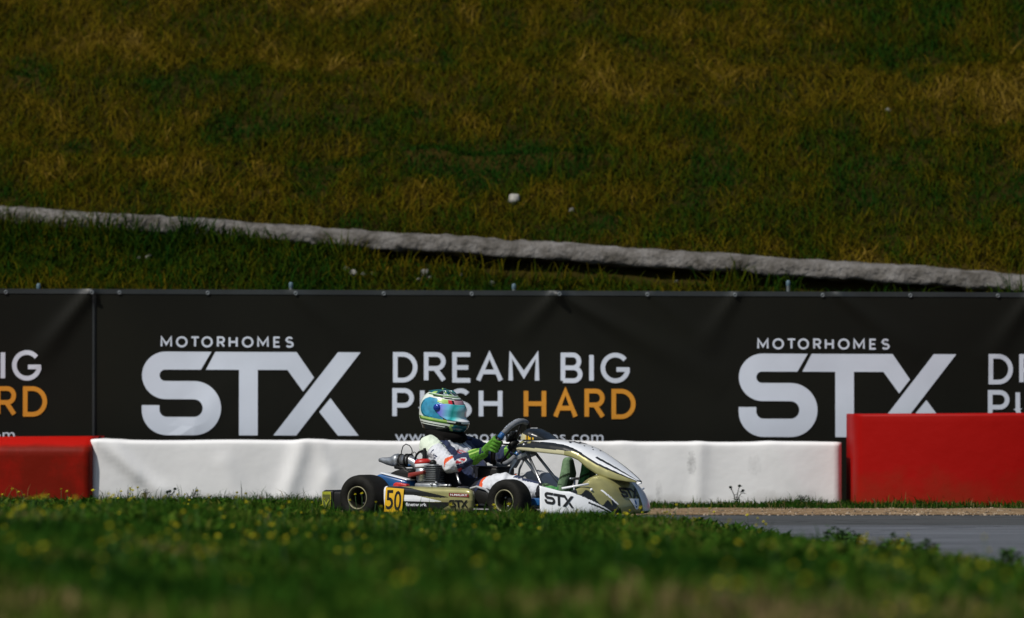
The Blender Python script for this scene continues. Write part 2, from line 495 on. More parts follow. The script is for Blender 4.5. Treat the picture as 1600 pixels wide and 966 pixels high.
def ground_mat(name, cols, scale, stretch=(1, 1, 1), rough=0.95, bump=0.4, bscale=40):
    m = bpy.data.materials.new(name); m.use_nodes = True
    nt = m.node_tree; N = nt.nodes; L = nt.links
    p = N["Principled BSDF"]; p.inputs["Roughness"].default_value = rough; p.inputs["Specular IOR Level"].default_value = 0.05
    tc = N.new("ShaderNodeTexCoord"); mp = N.new("ShaderNodeMapping"); mp.inputs["Scale"].default_value = stretch
    L.new(tc.outputs["Object"], mp.inputs[0])
    nz = N.new("ShaderNodeTexNoise"); nz.inputs["Scale"].default_value = scale; nz.inputs["Detail"].default_value = 8; nz.inputs["Roughness"].default_value = 0.65
    L.new(mp.outputs[0], nz.inputs["Vector"])
    rp = N.new("ShaderNodeValToRGB")
    e = rp.color_ramp.elements
    e[0].position = 0.3; e[0].color = tuple(cols[0]) + (1,)
    e[1].position = 0.7; e[1].color = tuple(cols[-1]) + (1,)
    for i, c in enumerate(cols[1:-1]):
        x = e.new(0.3 + 0.4 * (i + 1) / (len(cols) - 1)); x.color = tuple(c) + (1,)
    L.new(nz.outputs["Fac"], rp.inputs[0]); L.new(rp.outputs[0], p.inputs["Base Color"])
    n2 = N.new("ShaderNodeTexNoise"); n2.inputs["Scale"].default_value = bscale; n2.inputs["Detail"].default_value = 6
    L.new(tc.outputs["Object"], n2.inputs["Vector"])
    b = N.new("ShaderNodeBump"); b.inputs["Strength"].default_value = bump; b.inputs["Distance"].default_value = 0.03
    L.new(n2.outputs["Fac"], b.inputs["Height"]); L.new(b.outputs[0], p.inputs["Normal"])
    return m

def blade_mat(name, stops, transl=0.3):
    """leaf colour from the per-blade 'tint' attribute (kinds of grass, not shading)"""
    m = bpy.data.materials.new(name); m.use_nodes = True
    nt = m.node_tree; N = nt.nodes; L = nt.links
    out = N["Material Output"]; N.remove(N["Principled BSDF"])
    at = N.new("ShaderNodeAttribute"); at.attribute_name = "tint"
    rp = N.new("ShaderNodeValToRGB"); e = rp.color_ramp.elements
    e[0].position = stops[0][0]; e[0].color = tuple(stops[0][1]) + (1,)
    e[1].position = stops[-1][0]; e[1].color = tuple(stops[-1][1]) + (1,)
    for ps, c in stops[1:-1]:
        x = e.new(ps); x.color = tuple(c) + (1,)
    L.new(at.outputs["Fac"], rp.inputs[0])
    d = N.new("ShaderNodeBsdfDiffuse"); t = N.new("ShaderNodeBsdfTranslucent")
    mx = N.new("ShaderNodeMixShader"); mx.inputs[0].default_value = transl
    L.new(rp.outputs[0], d.inputs[0]); L.new(rp.outputs[0], t.inputs[0])
    L.new(d.outputs[0], mx.inputs[1]); L.new(t.outputs[0], mx.inputs[2]); L.new(mx.outputs[0], out.inputs[0])
    return m

# ------------------------------------------------------------------ terrain
EDGE = [(-80, 29.6), (-3.2, 29.45), (-0.6, 29.3), (0.35, 29.2), (0.85, 28.9), (1.15, 27.6), (1.40, 26.0), (1.68, 23.8), (2.02, 20.9), (2.55, 16.5), (3.2, 10.0), (3.8, 0.0), (4.5, -30)]
VERGE_POLY = EDGE + [(-80, -30)]
def edge_dist(X, Y):
    X = np.asarray(X, float); Y = np.asarray(Y, float)
    d = np.full(X.shape, 1e9)
    for (x0, y0), (x1, y1) in zip(EDGE[:-1], EDGE[1:]):
        dx, dy = x1 - x0, y1 - y0
        t = np.clip(((X - x0) * dx + (Y - y0) * dy) / (dx * dx + dy * dy), 0, 1)
        d = np.minimum(d, np.hypot(X - x0 - t * dx, Y - y0 - t * dy))
    ins = pip(X, Y, VERGE_POLY)
    return np.where(ins, d, -d)

def ledge_y(X):
    return 37.74 - 0.117 * np.asarray(X, float)
HILL0 = 36.2
def hill_h(X, Y):
    X = np.asarray(X, float); Y = np.asarray(Y, float)
    base = 1.2 + (Y - 36.5) * 0.6
    base = np.where(Y > 46, 1.2 + 9.5 * 0.6 + 3.2 * (1 - np.exp(-(Y - 46) * 0.19)), base)
    ter = 0.10 * (fbm(X * 0.16 + 3, Y * 1.6, 5, 3) - 0.5) + 0.075 * (1 - np.abs(2 * vn(X * 0.22 + 9, Y * 1.9 + 0.8 * vn(X * .45, Y * .5, 3), 8) - 1)) ** 3
    lump = 0.20 * (fbm(X * 1.3, Y * 1.9, 21, 4) - 0.5)
    f = sstep(36.6, 37.0, Y)
    q = Y - ledge_y(X)
    dip = 0.085 * (1 - sstep(-0.14, 0.04, q)) * sstep(-1.1, -0.4, q) * (0.15 + 0.85 * sstep(-2.2, -0.9, X))
    return base + (ter + lump) * f * (0.35 + 0.65 * sstep(0.0, 0.7, np.abs(q))) - dip

def ground_h(X, Y):
    X = np.asarray(X, float); Y = np.asarray(Y, float)
    d = edge_dist(X, Y)
    left = 1 - sstep(-1.5, -1.0, X)
    top = 0.037 + 0.069 * left - 0.02 * sstep(0.7, 1.5, X) + 0.0085 * np.clip(29 - Y, 0, 22) + 0.03 * (fbm(X * 0.8, Y * 0.35, 2, 3) - 0.5) * 2
    v = sstep(0.0, 1.0, d) * top
    back = sstep(33.0, 33.5, Y) * (0.012 + 0.03 * (fbm(X * 1.3, Y * 2, 9, 2) - 0.3))
    z = np.where(d > 0, v, 0.0) + np.where(Y > 32.9, back, 0)
    z = z + sstep(35.7, 36.2, Y) * 0.85
    return z

def axis(dense0, dense1, step, far0, far1):
    a = list(np.arange(dense0, dense1 + 1e-6, step))
    s = step; lo = []
    x = dense0
    while x > far0:
        s *= 1.35; x -= s; lo.append(max(x, far0))
    hi = []; x = dense1; s = step
    while x < far1:
        s *= 1.35; x += s; hi.append(min(x, far1))
    return np.array(lo[::-1] + a + hi)

def sheet(name, xs, ys, fn, mat):
    X, Y = np.meshgrid(xs, ys, indexing='ij')
    Z = fn(X, Y)
    nv = len(ys)
    V = np.stack([X, Y, Z], -1).reshape(-1, 3)
    i, j = np.meshgrid(np.arange(len(xs) - 1), np.arange(nv - 1), indexing='ij')
    a = (i * nv + j).ravel()
    F = np.stack([a, a + nv, a + nv + 1, a + 1], -1)
    o = mobj(name, V.tolist(), F.tolist(), mat)
    return o

g_mat = ground_mat("verge_soil", [(0.020, 0.024, 0.008), (0.045, 0.045, 0.016), (0.085, 0.066, 0.035)], 2.0)
h_mat = ground_mat("hill_soil", [(0.010, 0.012, 0.002), (0.024, 0.019, 0.003), (0.045, 0.030, 0.005)], 1.1, (0.5, 1.6, 1.6))
ground = sheet("ground", axis(-7, 7, 0.10, -2500, 2500), np.concatenate([axis(9, 36.2, 0.10, -2500, 36.2)]), ground_h, g_mat)
tag(ground, kind="structure")
def hill_fn(X, Y):
    z = hill_h(X, Y)
    z = np.where(Y < HILL0 + 0.02, 0.75, z)
    return z
hill = sheet("hill", axis(-8, 8, 0.09, -2500, 2500), axis(HILL0, 46, 0.085, HILL0, 2500), hill_fn, h_mat)
tag(hill, kind="structure")

# asphalt and the sand strip behind it
def asphalt_material():
    m = bpy.data.materials.new("asphalt"); m.use_nodes = True
    nt = m.node_tree; N = nt.nodes; L = nt.links
    p = N["Principled BSDF"]; p.inputs["Roughness"].default_value = 0.78; p.inputs["Specular IOR Level"].default_value = 0.35
    tc = N.new("ShaderNodeTexCoord"); sep = N.new("ShaderNodeSeparateXYZ"); L.new(tc.outputs["Object"], sep.inputs[0])
    n1 = N.new("ShaderNodeTexNoise"); n1.inputs["Scale"].default_value = 90; n1.inputs["Detail"].default_value = 4; L.new(tc.outputs["Object"], n1.inputs["Vector"])
    mp = N.new("ShaderNodeMapping"); mp.inputs["Scale"].default_value = (0.5, 2.6, 1); L.new(tc.outputs["Object"], mp.inputs[0])
    n2 = N.new("ShaderNodeTexNoise"); n2.inputs["Scale"].default_value = 1.3; n2.inputs["Detail"].default_value = 6; L.new(mp.outputs[0], n2.inputs["Vector"])
    # the outer lane was relaid in darker asphalt
    ad = N.new("ShaderNodeMath"); ad.operation = 'MULTIPLY_ADD'; L.new(n2.outputs["Fac"], ad.inputs[0]); ad.inputs[1].default_value = 0.5; L.new(sep.outputs["Y"], ad.inputs[2])
    mr = N.new("ShaderNodeMapRange"); mr.inputs[1].default_value = 29.05; mr.inputs[2].default_value = 29.25; L.new(ad.outputs[0], mr.inputs[0])
    c0 = N.new("ShaderNodeMixRGB"); c0.inputs[1].default_value = (0.092, 0.100, 0.112, 1); c0.inputs[2].default_value = (0.054, 0.058, 0.058, 1); L.new(mr.outputs[0], c0.inputs[0])
    r1 = N.new("ShaderNodeMapRange"); r1.inputs[1].default_value = 0.3; r1.inputs[2].default_value = 0.7; r1.inputs[3].default_value = 0.72; r1.inputs[4].default_value = 1.3; L.new(n1.outputs["Fac"], r1.inputs[0])
    r2 = N.new("ShaderNodeMapRange"); r2.inputs[1].default_value = 0.3; r2.inputs[2].default_value = 0.7; r2.inputs[3].default_value = 0.66; r2.inputs[4].default_value = 1.25; L.new(n2.outputs["Fac"], r2.inputs[0])
    mu = N.new("ShaderNodeMath"); mu.operation = 'MULTIPLY'; L.new(r1.outputs[0], mu.inputs[0]); L.new(r2.outputs[0], mu.inputs[1])
    vo = N.new("ShaderNodeTexVoronoi"); vo.feature = 'DISTANCE_TO_EDGE'; vo.inputs["Scale"].default_value = 0.55
    wp = N.new("ShaderNodeVectorMath"); wp.operation = 'ADD'; L.new(tc.outputs["Object"], wp.inputs[0]); L.new(n2.outputs["Color"], wp.inputs[1]); L.new(wp.outputs[0], vo.inputs["Vector"])
    ck = N.new("ShaderNodeMapRange"); ck.inputs[1].default_value = 0.004; ck.inputs[2].default_value = 0.016; ck.inputs[3].default_value = 0.45; ck.inputs[4].default_value = 1.0; L.new(vo.outputs["Distance"], ck.inputs[0])
    mu2 = N.new("ShaderNodeMath"); mu2.operation = 'MULTIPLY'; L.new(mu.outputs[0], mu2.inputs[0]); L.new(ck.outputs[0], mu2.inputs[1]); mu = mu2
    vm = N.new("ShaderNodeVectorMath"); vm.operation = 'SCALE'; L.new(c0.outputs[0], vm.inputs[0]); L.new(mu.outputs[0], vm.inputs["Scale"])
    L.new(vm.outputs[0], p.inputs["Base Color"])
    b = N.new("ShaderNodeBump"); b.inputs["Strength"].default_value = 0.5; b.inputs["Distance"].default_value = 0.004; L.new(n1.outputs["Fac"], b.inputs["Height"]); L.new(b.outputs[0], p.inputs["Normal"])
    return m
edge_in = [(x, y) for x, y in EDGE]
apts = [(-80, 31.6), (-20, 31.62), (0, 31.6), (20, 31.55), (80, 31.5), (80, -30)] + [(4.5 - .35, -30)] + [(x - 0.35, y - 0.05) for x, y in reversed(edge_in[:-1])]
bm = bmesh.new()
vs = [bm.verts.new((x, y, 0.004)) for x, y in apts]
f = bm.faces.new(vs); f.normal_update()
if f.normal.z < 0: f.normal_flip()
me = bpy.data.meshes.new("race_track"); bm.to_mesh(me); bm.free(); me.materials.append(asphalt_material())
track = bpy.data.objects.new("race_track", me); COL.objects.link(track); tag(track, kind="structure")

sand_m = ground_mat("sandy_gravel", [(0.12, 0.075, 0.04), (0.24, 0.165, 0.095), (0.34, 0.25, 0.16)], 16, rough=1.0, bump=0.6, bscale=70)
def sand_fn(X, Y):
    return 0.006 + 0.02 * sstep(31.62, 31.9, Y) * (0.5 + fbm(X * 6, Y * 6, 4, 3)) * sstep(33.6, 33.2, Y)
def sand_z(X, Y):
    return 0.008 + 0.016 * sstep(31.6, 31.85, Y) * (0.4 + fbm(X * 5, Y * 5, 4, 3)) + 0.02 * sstep(33.0, 33.5, Y) * 0
sand = sheet("gravel_strip", axis(-6, 6, 0.06, -80, 80), np.arange(31.58, 32.96, 0.07), sand_z, sand_m)
tag(sand, kind="structure")

def loose_gravel():
    n = 2600
    x = rng.uniform(-5, 5, n); y = np.where(rng.random(n) < .45, 31.62 + np.abs(rng.normal(0, .16, n)) - .12, rng.uniform(31.5, 32.9, n))
    z = np.where(y > 31.6, sand_z(x, y), .004); r = rng.uniform(.003, .010, n) * np.where(rng.random(n) < .06, 1.8, 1)
    base = np.array([(1, 0, 0), (.3, .9, 0), (-.8, .6, 0), (-.7, -.7, 0), (.4, -.9, 0), (.1, .05, .8)])
    P = base[None] * (r[:, None, None] * rng.uniform(.7, 1.3, (n, 6, 1))) + np.stack([x, y, z], -1)[:, None]
    F = np.array([(0, 1, 5), (1, 2, 5), (2, 3, 5), (3, 4, 5), (4, 0, 5)])[None] + (np.arange(n) * 6)[:, None, None]
    o = mobj("loose_gravel", P.reshape(-1, 3).tolist(), F.reshape(-1, 3).tolist(), [M['grit'], M['grit_dark']], smooth=False, idx=np.repeat(rng.random(n) < .45, 5).astype(int))
    tag(o, kind="stuff")
M['grit'] = pmat("grit", (0.30, 0.235, 0.165), 0.95, var=.3, vscale=8)
M['grit_dark'] = pmat("dark_grit", (0.085, 0.065, 0.045), 0.95, var=.3, vscale=8)
loose_gravel()

# ------------------------------------------------------------------ concrete ledge across the hill
conc = ground_mat("rough_concrete", [(0.040, 0.036, 0.028), (0.125, 0.116, 0.106), (0.215, 0.205, 0.195)], 6, rough=0.95, bump=0.9, bscale=28)
def build_ledge():
    xs = np.arange(-14, 14.01, 0.03)
    prof = [(0.30, -0.03), (0.10, 0.03), (-0.06, 0.03), (-0.15, 0.022), (-0.21, 0.012), (-0.25, -0.008), (-0.262, -0.03), (-0.27, -0.055), (-0.275, -0.08), (-0.28, -0.10), (-0.262, -0.115), (-0.20, -0.12), (-0.10, -0.13), (0.05, -0.15), (0.30, -0.30)]
    V = []; n = len(prof)
    for x in xs:
        L = float(ledge_y(x)); z0 = 1.2 + (L - 36.5) * 0.6
        for k, (dy, dz) in enumerate(prof):
            a = 0.026 * (fbm(x * 14, k * 0.9, 31, 4) - 0.5) * 2
            b = 0.010 * (fbm(x * 2.2, 7.0, 37, 3) - 0.5) * 2
            V.append((x, L + dy + float(a), z0 + dz + float(a) * 0.6 + float(b)))
    m = len(xs)
    F = [(i * n + k, i * n + k + 1, (i + 1) * n + k + 1, (i + 1) * n + k) for i in range(m - 1) for k in range(n - 1)]
    F += [tuple(range(n)), tuple((m - 1) * n + k for k in range(n))[::-1]]
    o = mobj("concrete_ledge", V, F, conc)
    tag(o, "long rough grey concrete ledge slanting down across the grassy bank", "wall")
build_ledge()

# ------------------------------------------------------------------ advertising banner
BK = 35.45 / 7710.0                     # metres per artwork unit
B_YAW = R(1.2); B_ROLL = R(0.18)
def folds(x, z):
    """fold depth of the hung vinyl (towards the viewer) in metres; x, z in metres on the banner"""
    x = np.asarray(x, float); z = np.asarray(z, float)
    h = np.zeros(np.broadcast(x, z).shape)
    def ridge(x0, z0, x1, z1, w0, w1, amp):
        nonlocal h
        dx, dz = x1 - x0, z1 - z0; l2 = dx * dx + dz * dz
        t = np.clip(((x - x0) * dx + (z - z0) * dz) / l2, 0, 1)
        d = np.hypot(x - x0 - t * dx, z - z0 - t * dz)
        w = w0 + (w1 - w0) * t
        h = h + 1.3 * amp * np.exp(-(d / w) ** 2) * (1 - t) ** 0.6
    ridge(-3.02, 1.52, -3.45, 0.98, .035, .09, .030)
    ridge(0.33, 1.52, 1.55, 0.85, .03, .13, .030)
    ridge(0.33, 1.52, 0.02, 1.18, .03, .08, .020)
    ridge(0.33, 1.52, 0.75, 0.85, .03, .10, .014)
    ridge(1.62, 1.52, 1.35, 1.1, .03, .09, .016)
    ridge(2.35, 1.52, 2.95, 1.05, .03, .12, .020)
    ridge(1.0, 1.52, 1.5, 1.1, .03, .10, .012)
    ridge(-1.57, 1.52, -1.1, 1.1, .03, .10, .012)
    ridge(-2.4, 0.4, -2.0, 0.95, .05, .12, .010)
    ridge(3.75, 1.52, 3.4, 1.0, .03, .10, .018)
    h = h + 0.010 * np.sin(x * 2.1 + 0.8 * z) + 0.005 * np.sin(x * 5.3 - 1.7 * z)
    return h

def A2m(px, py):
    return (px - 800) * BK, 0.70 + (635 - py) * BK - (px - 800) * BK * math.tan(B_ROLL) * 0
def bpos(px, py, off=0.0):
    x, z = A2m(px, py)
    y = 35.45 - float(folds(x, z)) - off
    y += (x + 2.6) * math.tan(B_YAW)
    z -= (x + 2.6) * math.tan(B_ROLL)
    return (x, y, z)

def banner_sheet(name, x0, x1, label, off=0.0):
    """x0, x1 in artwork units"""
    root = empty(name, bpos((x0 + x1) / 2, 806))
    ox = Vector(root.location)
    us = np.linspace(x0, x1, max(8, int((x1 - x0) / 7)))
    vs_ = np.linspace(452.5, 800, 60)
    g = Geo()
    g.grid(lambda u, v: Vector(bpos(u, v, off)) - ox, us, vs_)
    sh = g.build("vinyl_sheet", M['banner'], root)
    g = Geo()
    g.grid(lambda u, v: Vector(bpos(u, v, off + 0.004)) - ox, us, np.linspace(452, 459.5, 4))
    g.build("hem", M['banner_hem'], root)
    g = Geo()
    for e in (x0 + 1, x1 - 4):
        g.grid(lambda u, v: Vector(bpos(u, v, off + 0.0035)) - ox, np.linspace(e, e + 3.2, 3), vs_)
    g.build("side_seam", M['banner_hem'], root)
    tag(root, label, "banner")
    return root, ox

def on_banner(root, ox, name, V_F, mat):
    V, F = V_F
    o = mobj(name, [Vector(v) - ox for v in V], F, mat, root, smooth=False)
    return o

def artwork(root, ox, dx, dy, off, xmin=-1e9, xmax=1e9, what=("logo", "small", "slogan", "url")):
    """one repeat of the printed design; dx = 0 is the repeat behind the kart"""
    mp = lambda x, y, l=0: bpos(x + dx, y + dy, off + 0.005 + 0.0006 * l)
    z5 = lambda x, y: (200 + x / 4.103, 510 + y / 4.103)
    if "logo" in what:
        V, F = fill_polys([[z5(*p) for p in pl] for pl in LOGO], lambda x, y: mp(x, y), maxlen=24)
        on_banner(root, ox, "logo", (V, F), M['white_print'])
    if "small" in what:
        pos = [('M', 210, 283), ('O', 308, 382), ('T', 400, 460), ('O', 471, 543), ('R', 570, 622), ('H', 645, 703), ('O', 730, 804), ('M', 828, 902), ('E', 931, 978), ('S', 1006, 1062)]
        it = [(c, *[z5(a, 0)[0] for a in (x0, x1)], z5(0, 134)[1], z5(0, 63)[1]) for c, x0, x1 in pos]
        on_banner(root, ox, "lettering", letters(it, 3.0, mp), M['white_print'])
    if "slogan" in what:
        z6 = lambda x: 590 + x / 3.81
        zy = lambda y: 530 + y / 3.81
        r1 = [('D', 91, 237), ('R', 275, 408), ('E', 444, 565), ('A', 585, 747), ('M', 779, 963), ('B', 1090, 1220), ('I', 1260, 1286), ('G', 1328, 1492)]
        r2 = [('P', 87, 216), ('U', 252, 375), ('S', 420, 562), ('H', 602, 743)]
        r3 = [('H', 870, 1004), ('A', 1045, 1192), ('R', 1232, 1355), ('D', 1393, 1537)]
        keep = lambda r: [(c, z6(a), z6(b)) for c, a, b in r if xmin < z6(a) + dx and z6(b) + dx < xmax]
        a1 = [(c, a, b, zy(253), zy(72)) for c, a, b in keep(r1)]
        a2 = [(c, a, b, zy(467), zy(287)) for c, a, b in keep(r2)]
        a3 = [(c, a, b, zy(467), zy(287)) for c, a, b in keep(r3)]
        if a1 or a2: on_banner(root, ox, "slogan", letters(a1 + a2, 7.2, mp), M['white_print'])
        if a3: on_banner(root, ox, "slogan_word", letters(a3, 7.2, mp), M['orange_print'])
    if "url" in what:
        V, F, w = text_flat("www.stxmotorhomes.com", 19, 1.04)
        k = 326 / w
        keepF = [f for f in F if all(xmin < 617 + V[i][0] * k + dx < xmax for i in f)]
        pts = [mp(617 + x * k, 689 - y) for x, y in V]
        on_banner(root, ox, "web_address", (pts, keepF), M['white_print'])

def eyelets(root, ox, xs, off):
    for x in xs:
        g = Geo()
        p = Vector(bpos(x, 457.5, off + 0.006)) - ox
        g.lathe([(0.006, 0.0), (0.008, 0.004), (0.013, 0.004), (0.015, 0.0)], p, (0, -1, 0), 14)
        g.build("eyelet", M['eyelet'], root)

main_b, ox = banner_sheet("advertising_banner", 146, 2150, "long black vinyl banner with white motorhome lettering and an orange word, hung behind the kart")
artwork(main_b, ox, 0, 0, 0.0)
artwork(main_b, ox, 933, 0, 0.0)
eyelets(main_b, ox, [187 + 137.5 * k for k in range(0, 12)], 0.0)
left_b, ox = banner_sheet("advertising_banner", -560, 149, "black vinyl banner showing only the line ends IG and RD, at the photo's left edge", 0.012)
artwork(left_b, ox, -919, -1, 0.012, xmin=-540, xmax=140, what=("slogan", "url"))
eyelets(left_b, ox, [145, 10, -125, -262, -400], 0.012)

# posts the banners are tied to
for k, (px, hgt) in enumerate(((62, 1.575), (455, 1.585), (803, 1.575), (1232, 1.60))):
    x = (px - 800) * 35.62 / 7710
    yb = 35.55 + (x + 2.6) * math.tan(B_YAW)
    p = empty("fence_post", (x, yb, 0.0))
    g = Geo(); g.tube([(0, 0, 0), (0, 0, hgt - 0.03)], 0.014, 10); g.build("pole", M['post_grey'], p)
    g = Geo(); g.lathe([(0.0, hgt + 0.012), (0.010, hgt + 0.010), (0.016, hgt), (0.016, hgt - 0.02), (0.014, hgt - 0.03)], (0, 0, 0), (0, 0, 1), 14); g.build("cap", M['post_cap'], p)
    where = ["above the leftmost black banner", "above the first white MOTORHOMES lettering",
             "straight above the steering wheel", "nearest the tall red barrier"][k]
    tag(p, "grey banner post with pale blue cap, " + where, "post", "posts holding up the banners")

# ------------------------------------------------------------------ soft barriers
def barrier(name, x0, x1, yf, depth, h, mat, label, fold=None, yaw=0.0, bow=0.0, lip=0.03, roll=0.0, z0=0.0, slope=0.0):
    xc = (x0 + x1) / 2
    root_loc = Vector((xc, yf, z0)); hw = (x1 - x0) / 2
    g = Geo()
    nx = max(10, int((x1 - x0) / 0.03)); us = np.linspace(-hw, hw, nx)
    # rounded profile: front foot, front face, rounded lip, top, back
    prof = [(0.0, -0.02)] + [(0.0, t) for t in np.linspace(0.0, h - lip, 16)]
    prof += [(lip * (1 - math.cos(R(a))), h - lip + lip * math.sin(R(a))) for a in (18, 36, 54, 72, 90)]
    prof += [(t, h) for t in np.linspace(lip + 0.03, depth - lip, 6)]
    prof += [(depth - lip * (1 - math.sin(R(a))), h - lip + lip * math.cos(R(a))) for a in (30, 60, 90)] + [(depth, -0.02)]
    prof = [(d + slope * max(0, z - (h - lip - .035)) * (1 if d < depth * .5 else 0), z) for d, z in prof]
    V = []; n = len(prof)
    for u in us:
        e = min(hw - abs(u), 0.04)                         # soft vertical end corners
        ins = 0.04 - math.sqrt(max(0, 0.04 ** 2 - (0.04 - e) ** 2))
        for (d, z) in prof:
            y = d + bow * (u / hw) ** 2
            dz = -roll * u * (z / h)
            f = 0.0
            if fold: f = float(fold(u + xc, z)) * min(1, z / 0.08 + .3)
            if d < depth * 0.5: y += ins - f
            else: y -= ins
            if abs(z - h) < 0.04 and fold: dz += f * 0.4
            V.append((u, y, z + dz))
    F = [(i * n + k, (i + 1) * n + k, (i + 1) * n + k + 1, i * n + k + 1) for i in range(nx - 1) for k in range(n - 1)]
    F += [tuple(range(n)), tuple((nx - 1) * n + k for k in range(n))[::-1]]
    o = mobj(name, V, F, mat)
    o.location = root_loc; o.rotation_euler = (0, 0, yaw)
    tag(o, label, "barrier")
    return o

def wfold(x, z):
    h = 0.0
    def crease(x0, z0, x1, z1, w, a):
        dx, dz = x1 - x0, z1 - z0
        t = np.clip(((x - x0) * dx + (z - z0) * dz) / (dx * dx + dz * dz), 0, 1)
        d = math.hypot(x - x0 - t * dx, z - z0 - t * dz)
        s = ((x - x0) * dz - (z - z0) * dx) / math.hypot(dx, dz)
        return a * math.exp(-(d / w) ** 2) * (1 if True else s)
    h += crease(-2.90, .46, -2.45, .10, .05, .022) + crease(-2.78, .46, -2.62, .2, .04, .010)
    h += crease(-1.45, .47, -1.60, .0, .06, .022) + crease(-1.36, .47, -1.22, .05, .05, .014) + crease(-1.30, .2, -1.36, .0, .05, .012)
    h += crease(-2.0, .3, -1.9, 0.0, .07, .010) + crease(0.78, .45, .95, .0, .07, .014) + crease(1.32, .47, 1.30, .0, .05, .012)
    h += crease(0.3, .45, .55, 0, .06, .012) + crease(-.6, .47, -.45, 0, .07, .014) + crease(1.8, .47, 2.05, .1, .06, .010)
    h *= 1.15
    h += 0.006 * math.sin(x * 3.3 + z * 2) + 0.004 * math.sin(x * 7.9 - z * 3)
    return h
white_m = soft_barrier_mat("white_vinyl", (0.82, 0.815, 0.81), (0.30, 0.28, 0.25), stains=((1.58, 0.30, 0.04, 0.10, 0.55), (1.35, 0.10, 0.03, 0.10, 0.35), (2.02, 0.29, 0.06, 0.09, 0.2), (-0.26, 0.30, 0.05, 0.07, 0.3)))
# object space x of the white block is relative to its own middle (-0.33)
barrier("soft_barrier", -2.955, 2.305, 34.5, 0.62, 0.456, white_m, "long low white padded barrier block with creased cover, directly behind the kart", fold=wfold, roll=0.0032)
red_l = soft_barrier_mat("painted_shade_red_vinyl", (0.40, 0.005, 0.001), (0.165, 0.008, 0.0015), dirt_shade_z0=0.41, dirt_shade_h=0.455, dirt_shade_max=0.98)  # shaded face and sunlit top edge painted into the colour by height
barrier("soft_barrier", -7.9, -2.93, 34.56, 0.75, 0.485, red_l, "low red padded barrier block at the left, its sunlit top edge painted bright red", yaw=R(-3), lip=0.05, slope=1.6, fold=lambda x, z: 0.010 * math.sin(x * 2.2 + z * 4))
red_r = soft_barrier_mat("red_vinyl", (0.32, 0.0022, 0.0005), (0.17, 0.022, 0.006), dirt_shade_h=0.45)
barrier("soft_barrier", 2.372, 4.80, 33.85, 0.9, 0.655, red_r, "tall red padded barrier block at the right, higher than the white one", bow=0.30, lip=0.022, yaw=R(0), roll=-0.006)

# ------------------------------------------------------------------ grass
def blades(name, X, Y, Z, H, W, lean, tint, mat, droop=0.35, hfn=None):
    n = len(X)
    a = rng.uniform(0, 2 * np.pi, n)         # facing
    b = rng.uniform(0, 2 * np.pi, n)         # lean direction
    ca, sa = np.cos(a) * W / 2, np.sin(a) * W / 2
    lx, ly = np.cos(b) * lean * H, np.sin(b) * lean * H
    P = np.empty((n, 5, 3), np.float32)
    P[:, 0] = np.stack([X - ca, Y - sa, Z], -1)
    P[:, 1] = np.stack([X + ca, Y + sa, Z], -1)
    mx, my, mz = X + lx * .35, Y + ly * .35, Z + H * .6
    tz = Z + H * (1 - droop * np.clip(lean, 0, 1))
    if hfn is not None:                      # long blades lie along the slope
        mz = mz + hfn(mx, my) - hfn(X, Y)
        tz = tz + hfn(X + lx, Y + ly) - hfn(X, Y)
    P[:, 2] = np.stack([mx + ca * .8, my + sa * .8, mz], -1)
    P[:, 3] = np.stack([mx - ca * .8, my - sa * .8, mz], -1)
    P[:, 4] = np.stack([X + lx, Y + ly, tz], -1)
    me = bpy.data.meshes.new(name)
    me.vertices.add(n * 5); me.vertices.foreach_set("co", P.ravel())
    base = (np.arange(n) * 5)[:, None]
    loops = (base + np.array([[0, 1, 2, 3, 3, 2, 4]])).ravel().astype(np.int32)
    me.loops.add(n * 7); me.loops.foreach_set("vertex_index", loops)
    me.polygons.add(n * 2)
    ls = (np.arange(n) * 7)[:, None] + np.array([[0, 4]])
    me.polygons.foreach_set("loop_start", ls.ravel().astype(np.int32))
    me.polygons.foreach_set("loop_total", np.tile([4, 3], n).astype(np.int32))
    at = me.attributes.new("tint", 'FLOAT', 'POINT')
    at.data.foreach_set("value", np.repeat(tint, 5).astype(np.float32))
    me.materials.append(mat)
    me.update(); me.validate()
    o = bpy.data.objects.new(name, me); COL.objects.link(o)
    return o

green_m = blade_mat("verge_grass", [(0.0, (0.009, 0.034, 0.005)), (0.36, (0.024, 0.074, 0.008)), (0.68, (0.058, 0.118, 0.012)), (0.88, (0.12, 0.13, 0.024)), (1.0, (0.19, 0.14, 0.065))], 0.3)
hill_m = blade_mat("hill_grass", [(0.0, (0.010, 0.036, 0.004)), (0.25, (0.030, 0.046, 0.003)), (0.45, (0.062, 0.054, 0.003)), (0.70, (0.104, 0.076, 0.005)), (0.90, (0.145, 0.096, 0.010)), (1.0, (0.21, 0.14, 0.024))], 0.2)

